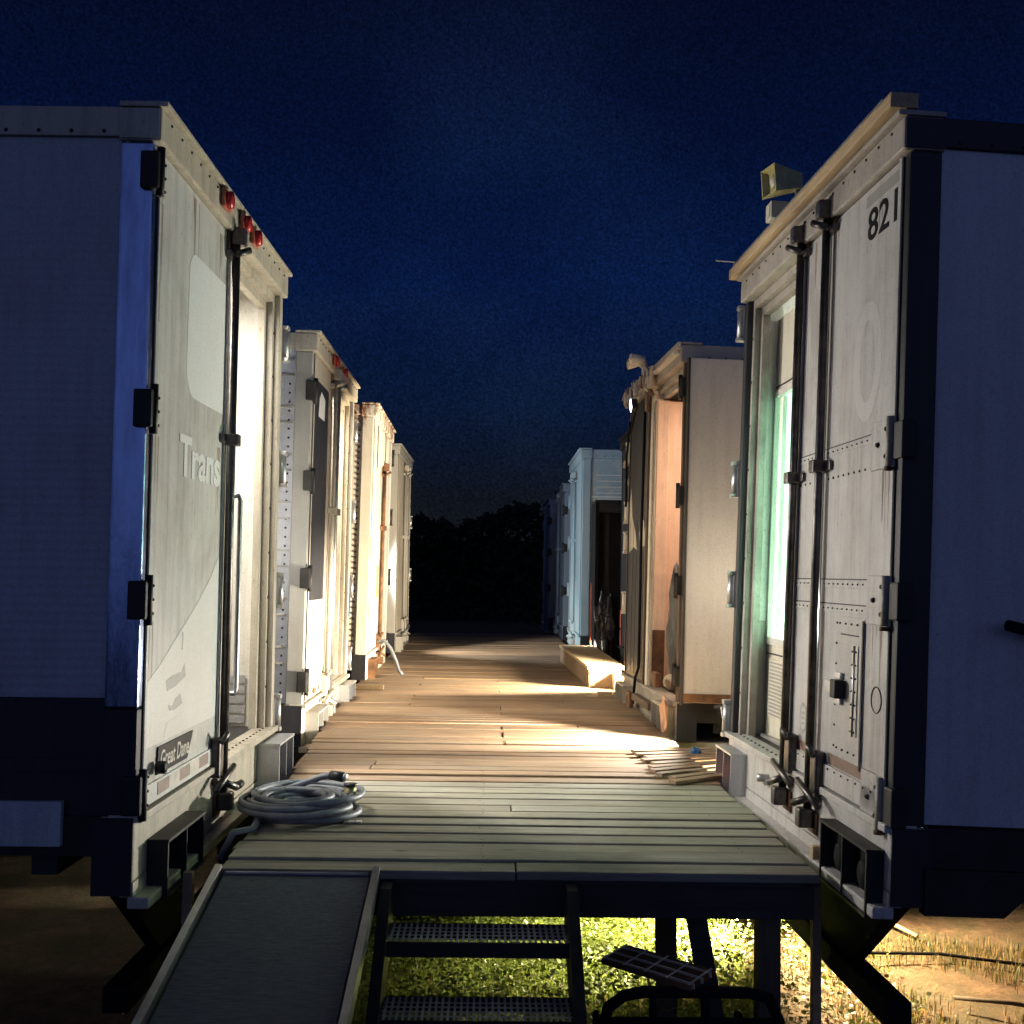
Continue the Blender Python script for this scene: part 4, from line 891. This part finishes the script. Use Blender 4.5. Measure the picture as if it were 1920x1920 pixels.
sr = empty('metal_stairs', (0.0, 4.0, 0), 'dark metal stairs with perforated treads beside the ramp', 'stairs')
for x in (-0.375, 0.365):
    g = MB(); g.prism([(4.53, 1.0), (4.53, 0.84), (3.35, 0.0), (3.2, 0.0), (3.2, 0.06), (4.40, 1.0)], 0, x - 0.022, x + 0.022, 'steel'); part(g, 'stringer', sr)
for k in range(4):
    zt3 = 0.845 - 0.193 * k; y1 = 4.245 - 0.25 * k; y2 = y1 + 0.235
    g = MB(); xa, xb = -0.352, 0.342
    g.box(xa, xb, y1, y1 + 0.012, zt3 - 0.055, zt3, 'steel'); g.box(xa, xb, y2 - 0.012, y2, zt3 - 0.055, zt3, 'steel')
    for q in range(1, 5): g.box(xa, xb, y1 + 0.012 + q * 0.042 - 0.004, y1 + 0.012 + q * 0.042 + 0.004, zt3 - 0.004, zt3 - 0.001, 'tread')
    n = 30
    for q in range(n): g.box(xa + (xb - xa) * (q + 0.5) / n - 0.0045, xa + (xb - xa) * (q + 0.5) / n + 0.0045, y1 + 0.012, y2 - 0.012, zt3 - 0.0045, zt3 + 0.0015, 'tread')
    part(g, 'tread', sr)

tf = empty('tube_frame', (0.75, 4.35, 0), 'black bent tube frame standing under the boardwalk beside the stairs', 'tube frame')
g = MB(); g.tube([(0.47, 4.22, 0.0), (0.47, 4.22, 0.54), (0.49, 4.22, 0.62), (0.55, 4.22, 0.665), (0.63, 4.22, 0.68), (1.02, 4.22, 0.68), (1.10, 4.22, 0.66), (1.14, 4.22, 0.58), (1.14, 4.22, 0.0)], 0.022, 'black', 12); part(g, 'hoop', tf)
g = MB(); g.tube([(0.47, 4.22, 0.57), (1.14, 4.22, 0.57)], 0.016, 'black', 10); g.tube([(0.66, 4.22, 0.57), (0.66, 4.22, 0.68)], 0.014, 'black', 8); g.tube([(0.86, 4.22, 0.57), (0.86, 4.22, 0.68)], 0.018, 'black', 8); part(g, 'cross_bar', tf)
g = MB(); g.tube([(0.50, 4.22, 0.35), (0.50, 4.72, 0.40), (0.52, 4.74, 0.0)], 0.018, 'black', 10); part(g, 'leg', tf); g = MB(); g.tube([(1.10, 4.22, 0.35), (1.10, 4.72, 0.40), (1.08, 4.74, 0.0)], 0.018, 'black', 10); part(g, 'leg', tf)
g = MB(); mx = Matrix.Translation((0.70, 4.375, 0.722)) @ Matrix.Rotation(R(-43), 4, 'Z') @ Matrix.Rotation(R(6), 4, 'X')
for k in range(9): g.box(-0.21, 0.21, -0.085 + k * 0.020, -0.080 + k * 0.020, -0.014, 0.008, 'beige' if k % 3 == 1 else 'rust', 0, mx)
for k in range(5): g.box(-0.205 + k * 0.10, -0.199 + k * 0.10, -0.085, 0.080, 0.0082, 0.012, 'beige', 0, mx)
tag(g.build('metal_grate'), 'rusty bar grate leaning on the black tube frame under the boardwalk', 'grate')

# ------------------------------------------------------------------ ground, weeds, trees
bm = bmesh.new(); bmesh.ops.create_grid(bm, x_segments=160, y_segments=160, size=1)
for v in bm.verts:
    x = math.copysign(abs(v.co.x) ** 2.2, v.co.x) * 160; y = math.copysign(abs(v.co.y) ** 2.2, v.co.y) * 160 + 6
    hgt = 0.035 * noise.noise(Vector((x * 1.1, y * 1.1, 0))) + 0.02 * noise.noise(Vector((x * 3.5, y * 3.5, 5)))
    v.co = Vector((x, y, hgt - 0.03))
me = bpy.data.meshes.new('ground'); bm.to_mesh(me); bm.free(); me.materials.append(M['ground'])
for p in me.polygons: p.use_smooth = True
o = bpy.data.objects.new('ground', me); COL.objects.link(o); tag(o, kind='structure')

def blades(name, n, area, h, m, dens=None, wide=0.006, seed=1):
    q = random.Random(seed); v = []; f = []
    for _ in range(n):
        x = q.uniform(area[0], area[1]); y = q.uniform(area[2], area[3])
        if dens and noise.noise(Vector((x * 1.3, y * 1.3, 2))) < dens + q.uniform(-0.25, 0.25): continue
        a = q.uniform(0, 6.28); hh = h * q.uniform(0.4, 1.3); ln = q.uniform(0.2, 1.1) * hh; w = wide * q.uniform(0.6, 1.4)
        dx, dy = math.cos(a), math.sin(a); k = len(v)
        v += [(x - dy * w, y + dx * w, -0.03), (x + dy * w, y - dx * w, -0.03), (x + dx * ln * 0.35 + dy * w * 0.7, y + dy * ln * 0.35 - dx * w * 0.7, hh * 0.65), (x + dx * ln * 0.35 - dy * w * 0.7, y + dy * ln * 0.35 + dx * w * 0.7, hh * 0.65), (x + dx * ln, y + dy * ln, hh)]
        f += [(k, k + 1, k + 2, k + 3), (k + 3, k + 2, k + 4)]
    me = bpy.data.meshes.new(name); me.from_pydata(v, [], f); me.materials.append(M[m])
    o = bpy.data.objects.new(name, me); COL.objects.link(o); return tag(o, kind='stuff')
o = blades('dry_grass', 60000, (-1.5, 5.5, 4.6, 10.5), 0.032, 'grass', 0.05, 0.003, 5)
o2 = blades('green_grass', 24000, (-1.0, 1.55, 4.9, 9.0), 0.10, 'weed', 0.0, 0.0026, 12)
o3 = blades('patchy_grass', 22000, (1.5, 5.0, 5.2, 9.5), 0.045, 'dullgrass', 0.12, 0.0026, 15); tag(o3, 'patchy dull green grass on the dirt under the right trailer', 'grass'); tag(o2, 'thin green grass blades rising among the weeds under the boardwalk', 'grass')
tag(o, 'short dry grass growing on the dirt beside and beneath the trailers', 'grass')

q = random.Random(8); v = []; f = []
for _ in range(5200):
    x = q.uniform(-0.9, 2.2); y = q.uniform(5.2, 9.5)
    if x > 1.4 and q.random() < 0.6: continue
    hh = q.uniform(0.08, 0.40) * (0.55 + 0.45 * noise.noise(Vector((x * 1.5, y * 1.5, 9))) + 0.25)
    for _k in range(q.randint(5, 11)):
        c = Vector((x + q.gauss(0, 0.07), y + q.gauss(0, 0.07), max(0.0, hh * q.uniform(0.3, 1.0))))
        a = q.uniform(0, 6.28); tilt = q.uniform(-0.2, 0.9); L_ = q.uniform(0.012, 0.030); W_ = L_ * q.uniform(0.45, 0.7)
        d = Vector((math.cos(a) * math.cos(tilt), math.sin(a) * math.cos(tilt), math.sin(tilt))); s_ = Vector((-math.sin(a), math.cos(a), q.uniform(-0.4, 0.4))).normalized()
        k = len(v)
        v += [tuple(c), tuple(c + d * L_ * 0.5 + s_ * W_), tuple(c + d * L_ * 1.1), tuple(c + d * L_ * 0.5 - s_ * W_)]
        f += [(k, k + 1, k + 2, k + 3)]
me = bpy.data.meshes.new('weeds'); me.from_pydata(v, [], f); me.materials.append(M['weed'])
o = bpy.data.objects.new('weeds', me); COL.objects.link(o); tag(o, 'leafy green weeds crowding the ground beneath the boardwalk', 'weeds', kind='stuff')

for k, (pp, r_, m_, lab, cat) in enumerate((
        ([(2.55, 7.7, 0.02), (2.62, 7.3, 0.04), (2.75, 6.95, 0.02)], 0.012, 'lumber', 'thin pale stick lying on the dirt under the right trailer', 'stick'),
        ([(1.95, 6.75, 0.02), (2.3, 6.55, 0.05), (2.75, 6.6, 0.03), (3.2, 6.45, 0.02), (3.6, 6.5, 0.02)], 0.010, 'black', 'dark hose snaking over the dirt under the right trailer', 'hose'),
        ([(2.55, 5.95, 0.02), (2.8, 5.8, 0.05), (3.0, 5.75, 0.03)], 0.012, 'post', 'short dark branch lying on the dirt at the right', 'branch'))):
    g = MB(); g.tube(pp, r_, m_, 8); tag(g.build(cat), lab, cat)

q = random.Random(4); v = []; f = []
for _ in range(60000):
    x = q.uniform(-30, 40); top = 5.0 + 1.0 * noise.noise(Vector((x * 0.16, 0, 0))) + 0.9 * noise.noise(Vector((x * 0.5, 3, 0))) + 0.35 * noise.noise(Vector((x * 1.7, 6, 0)))
    zz = top * (1 - q.random() ** 1.6); yy = 54 + q.gauss(0, 2.0) + 2 * noise.noise(Vector((x * 0.4, zz * 0.5, 8)))
    p = Vector((x, yy, zz)); s_ = q.uniform(0.08, 0.22)
    d1 = Vector((q.gauss(0, 1), q.gauss(0, 1), q.gauss(0, 1))).normalized(); d2 = d1.orthogonal().normalized(); k = len(v)
    v += [tuple(p - d1 * s_), tuple(p + d2 * s_ * 0.6), tuple(p + d1 * s_), tuple(p - d2 * s_ * 0.6)]; f += [(k, k + 1, k + 2, k + 3)]
me = bpy.data.meshes.new('wood'); me.from_pydata(v, [], f); me.materials.append(M['tree'])
o = bpy.data.objects.new('far_wood', me); COL.objects.link(o); tag(o, 'dark far-off wood closing the view past the boardwalk end', 'wood', kind='stuff')

pr = [(-150, -0.5)] + [(x_, 4.3 + 0.5 * noise.noise(Vector((x_ * 0.05, 1, 0)))) for x_ in range(-150, 151, 6)] + [(150, -0.5)]  # added dark ridge behind the wood, blocks sky between the leaves
v = [(x_, 72, z_) for x_, z_ in pr] + [(x_, 110, -0.5 if z_ < 0 else z_ + 0.4) for x_, z_ in pr]; n_ = len(pr)
me = bpy.data.meshes.new('hills'); me.from_pydata(v, [], [(k, k + 1, n_ + k + 1, n_ + k) for k in range(n_ - 1)] + [tuple(range(n_))[::-1]]); me.materials.append(M['tree'])
o = bpy.data.objects.new('hills', me); COL.objects.link(o); tag(o, kind='structure')

# ------------------------------------------------------------------ lamps
def aim(o, loc, tgt):
    o.location = loc; o.rotation_euler = (Vector(tgt) - Vector(loc)).to_track_quat('-Z', 'Y').to_euler()
def light(kind, name, loc, col, power, tgt=None, size=0.1, size_y=None, cone=None, blend=0.3):
    d = bpy.data.lights.new(name, kind); d.color = col; d.energy = power
    if kind == 'AREA':
        d.size = size
        if size_y: d.shape = 'RECTANGLE'; d.size_y = size_y
    else: d.shadow_soft_size = size
    if cone: d.spot_size = R(cone); d.spot_blend = blend
    o = bpy.data.objects.new(name, d); COL.objects.link(o)
    if tgt: aim(o, loc, tgt)
    else: o.location = loc
    return o
WARM = (1.0, 0.80, 0.52); WW = (1.0, 0.88, 0.70); COOL = (0.93, 0.97, 1.0)

def floodlight(loc, tgt, label, stand_to=None):
    r_ = empty('floodlight', loc, label, 'floodlight', 'floodlights in the gaps between trailers'); r_.rotation_euler = (Vector(tgt) - Vector(loc)).to_track_quat('-Z', 'Y').to_euler()
    g = MB(); g.box(-0.10, 0.10, -0.075, 0.075, 0.03, 0.09, 'steel', 0.01)
    for k in range(6): g.box(-0.09, 0.09, -0.065 + k * 0.024, -0.060 + k * 0.024, 0.0905, 0.115, 'steel')
    g.box(-0.10, -0.094, -0.075, 0.075, 0.0, 0.0295, 'steel'); g.box(0.094, 0.10, -0.075, 0.075, 0.0, 0.0295, 'steel'); g.box(-0.0935, 0.0935, 0.069, 0.075, -0.02, 0.0295, 'steel')
    g.build('housing', r_)
    g = MB(); g.box(-0.085, 0.085, -0.06, 0.06, 0.026, 0.0295, 'lens'); g.build('lens', r_)
    inv = r_.rotation_euler.to_matrix().inverted()
    g = MB(); dn = inv @ Vector((0, 0, -1)); b0 = Vector((0, 0, 0.12)); g.tube([tuple(b0 + dn * 0.0), tuple(b0 + dn * (loc[2] - (stand_to or 0.0)))], 0.014, 'steel', 8); g.build('stand', r_)

floodlight((1.66, 7.78, 1.26), (0.2, 8.1, 1.05), 'floodlight on a stand between the first and second right trailers, above the boards')
light('SPOT', 'flood_beam', (1.63, 7.79, 1.25), WW, 2300, (-0.1, 8.35, 1.02), 0.05, cone=64, blend=0.5)
light('SPOT', 'flood_beam', (1.68, 7.72, 1.42), (1.0, 0.945, 0.85), 500, (-1.3, 6.6, 2.0), 0.03, cone=105, blend=0.6)
floodlight((1.86, 11.22, 1.44), (-1.3, 12.9, 1.6), 'floodlight on a stand between the second and third right trailers')
light('SPOT', 'flood_beam', (1.83, 11.235, 1.44), (1.0, 0.84, 0.60), 2900, (-1.3, 12.9, 2.3), 0.12, cone=98, blend=0.3)
floodlight((1.74, 6.98, 0.80), (1.3, 6.8, 0.0), 'low floodlight beneath the boardwalk edge lighting the weeds')
light('SPOT', 'flood_beam', (1.72, 6.98, 0.79), (1.0, 0.86, 0.52), 2000, (1.10, 6.7, 0.0), 0.04, cone=72, blend=0.6)
light('SPOT', 'flood_beam', (1.80, 6.95, 0.80), (1.0, 0.72, 0.42), 2100, (2.6, 6.35, 0.0), 0.04, cone=110, blend=0.6)
light('POINT', 'flood_spill', (-1.75, 7.5, 2.55), (1.0, 0.95, 0.88), 14, None, 0.08)  # added fill without a lamp, brightens the second left trailer's side
light('POINT', 'flood_spill', (2.0, 7.6, 2.2), WW, 17, None, 0.08)  # added fill without a lamp, brightens the folded back door
light('SPOT', 'flood_beam', (1.52, 6.80, 0.93), WARM, 70, (1.62, 6.95, 1.6), 0.03, cone=140, blend=0.4)
floodlight((-1.85, 7.45, 2.7), (1.5, 4.8, 2.2), 'floodlight in the gap between the two nearest left trailers')  # added lamp, out of sight, to brighten the nearest right door
light('SPOT', 'flood_beam', (-1.82, 7.43, 2.7), (1.0, 0.965, 0.92), 360, (1.4, 4.6, 1.9), 0.05, cone=100, blend=0.5)  # beam of that added lamp
floodlight((-1.75, 15.5, 2.3), (1.4, 17.2, 2.2), 'floodlight in the gap between the two farthest left trailers')  # added lamp, out of sight, to brighten the light blue trailer
light('SPOT', 'flood_beam', (-1.72, 15.52, 2.3), (0.80, 0.92, 1.0), 420, (1.6, 17.0, 2.2), 0.04, cone=100, blend=0.5)  # cool beam of the added lamp
floodlight((1.60, 14.95, 1.30), (-1.3, 16.5, 1.05), 'floodlight low beside the black booth at the edge of the boards')
light('SPOT', 'flood_beam', (1.57, 14.965, 1.295), WW, 420, (-1.3, 16.6, 1.05), 0.04, cone=85, blend=0.4)

light('SPOT', 'flood_beam', (-1.70, 15.48, 2.25), WW, 520, (0.5, 17.3, 1.05), 0.06, cone=52, blend=0.8)  # extra beam added to lift the far end of the boards
lp = empty('led_lamp', (1.40, 10.25, 3.86), 'small lit white lamp near the top of the charcoal door leaf', 'lamp')
g = MB(); mx = Matrix.Rotation(R(-35), 4, 'X'); g.box(-0.06, 0.0, -0.035, 0.035, -0.06, 0.06, 'steel', 0.005, mx); g.build('housing', lp)
g = MB(); g.box(-0.067, -0.0605, -0.03, 0.03, -0.055, 0.055, 'led', 0, mx); g.build('lens', lp)

# inside the trailers
light('AREA', 'ceiling_tube', (-2.1, 5.7, 3.85), (1.0, 0.95, 0.86), 115, (-1.6, 5.6, 1.5), 0.25, 1.3)
light('AREA', 'ceiling_tube', (-2.1, 9.6, 3.85), WW, 150, (-1.7, 9.6, 1.0), 0.25, 1.2)
light('AREA', 'ceiling_tube', (2.5, 8.95, 3.8), (1.0, 0.78, 0.58), 42, (2.2, 9.2, 1.0), 0.3, 0.6)
light('POINT', 'room_lamp', (2.22, 6.15, 1.95), (0.92, 1.0, 0.96), 260, None, 0.08)

# ------------------------------------------------------------------ dusk sky
w = bpy.data.worlds.new('World'); sc.world = w; w.use_nodes = True; nt = w.node_tree; nt.nodes.clear()
tc = nt.nodes.new('ShaderNodeTexCoord'); sx = nt.nodes.new('ShaderNodeSeparateXYZ'); nt.links.new(tc.outputs['Generated'], sx.inputs[0])
c1 = ramp(nt, sx.outputs[2], [(0.0, (0.0065, 0.0085, 0.009)), (0.07, (0.0048, 0.0068, 0.0120)), (0.15, (0.0032, 0.0095, 0.034)), (0.26, (0.0020, 0.0085, 0.047)), (0.38, (0.0016, 0.0050, 0.027)), (0.48, (0.0014, 0.0032, 0.016)), (1.0, (0.004, 0.008, 0.03))])
sb = N(nt, 'ShaderNodeMapRange'); nt.links.new(sx.outputs[1], sb.inputs[0]); sb.inputs[1].default_value = 0.1; sb.inputs[2].default_value = -0.9; sb.inputs[3].default_value = 0; sb.inputs[4].default_value = 1
sz = N(nt, 'ShaderNodeMapRange'); nt.links.new(sx.outputs[2], sz.inputs[0]); sz.inputs[1].default_value = 0.75; sz.inputs[2].default_value = 0.15; sz.inputs[3].default_value = 0; sz.inputs[4].default_value = 1
sm = N(nt, 'ShaderNodeMath', operation='MULTIPLY'); nt.links.new(sb.outputs[0], sm.inputs[0]); nt.links.new(sz.outputs[0], sm.inputs[1])
c2 = mixc(nt, sm.outputs[0], c1, (0.105, 0.150, 0.385))
cl = nt.nodes.new('ShaderNodeTexNoise'); cl.inputs['Scale'].default_value = 3.5; cl.inputs['Detail'].default_value = 4; nt.links.new(tc.outputs['Generated'], cl.inputs[0])
cm = ramp(nt, cl.outputs[0], [(0.45, (0.92, 0.92, 0.92)), (0.70, (1.9, 1.75, 1.4))])
gr = nt.nodes.new('ShaderNodeTexNoise'); gr.inputs['Scale'].default_value = 420; gr.inputs['Detail'].default_value = 2; gr.inputs['Roughness'].default_value = 0.7; nt.links.new(tc.outputs['Generated'], gr.inputs[0])
gc = ramp(nt, gr.outputs[1], [(0.30, (0.35, 0.35, 0.35)), (0.5, (1, 1, 1)), (0.70, (1.9, 1.9, 1.9))]); mg = N(nt, 'ShaderNodeMix', data_type='RGBA', blend_type='MULTIPLY'); mg.inputs[0].default_value = 0.85; nt.links.new(c2, mg.inputs[6]); nt.links.new(gc, mg.inputs[7]); c2 = mg.outputs[2]
mu = N(nt, 'ShaderNodeMix', data_type='RGBA', blend_type='MULTIPLY'); mu.inputs[0].default_value = 1.0; nt.links.new(c2, mu.inputs[6]); nt.links.new(cm, mu.inputs[7])
bg = nt.nodes.new('ShaderNodeBackground'); nt.links.new(mu.outputs[2], bg.inputs[0]); bg.inputs[1].default_value = 0.84
wo = nt.nodes.new('ShaderNodeOutputWorld'); nt.links.new(bg.outputs[0], wo.inputs[0])

# ------------------------------------------------------------------ camera
cam = bpy.data.cameras.new('camera'); co = bpy.data.objects.new('camera', cam); COL.objects.link(co); sc.camera = co
cam.sensor_width = 36; cam.lens = 36 * 2050 / 1920; cam.clip_start = 0.05; cam.clip_end = 600
yaw, pit, rol = R(1.283), R(3.2336), R(1.0)
fw = Vector((math.sin(yaw) * math.cos(pit), math.cos(yaw) * math.cos(pit), math.sin(pit)))
rt = Vector((math.cos(yaw), -math.sin(yaw), 0)); up = rt.cross(fw)
r2 = rt * math.cos(rol) + up * math.sin(rol); u2 = up * math.cos(rol) - rt * math.sin(rol)
mt = Matrix(((r2.x, u2.x, -fw.x), (r2.y, u2.y, -fw.y), (r2.z, u2.z, -fw.z))).to_4x4(); mt.translation = (0, 0, 2.25)
co.matrix_world = mt
sc.view_settings.view_transform = 'Standard'; sc.view_settings.look = 'None'; sc.view_settings.exposure = 0.28; sc.view_settings.gamma = 1
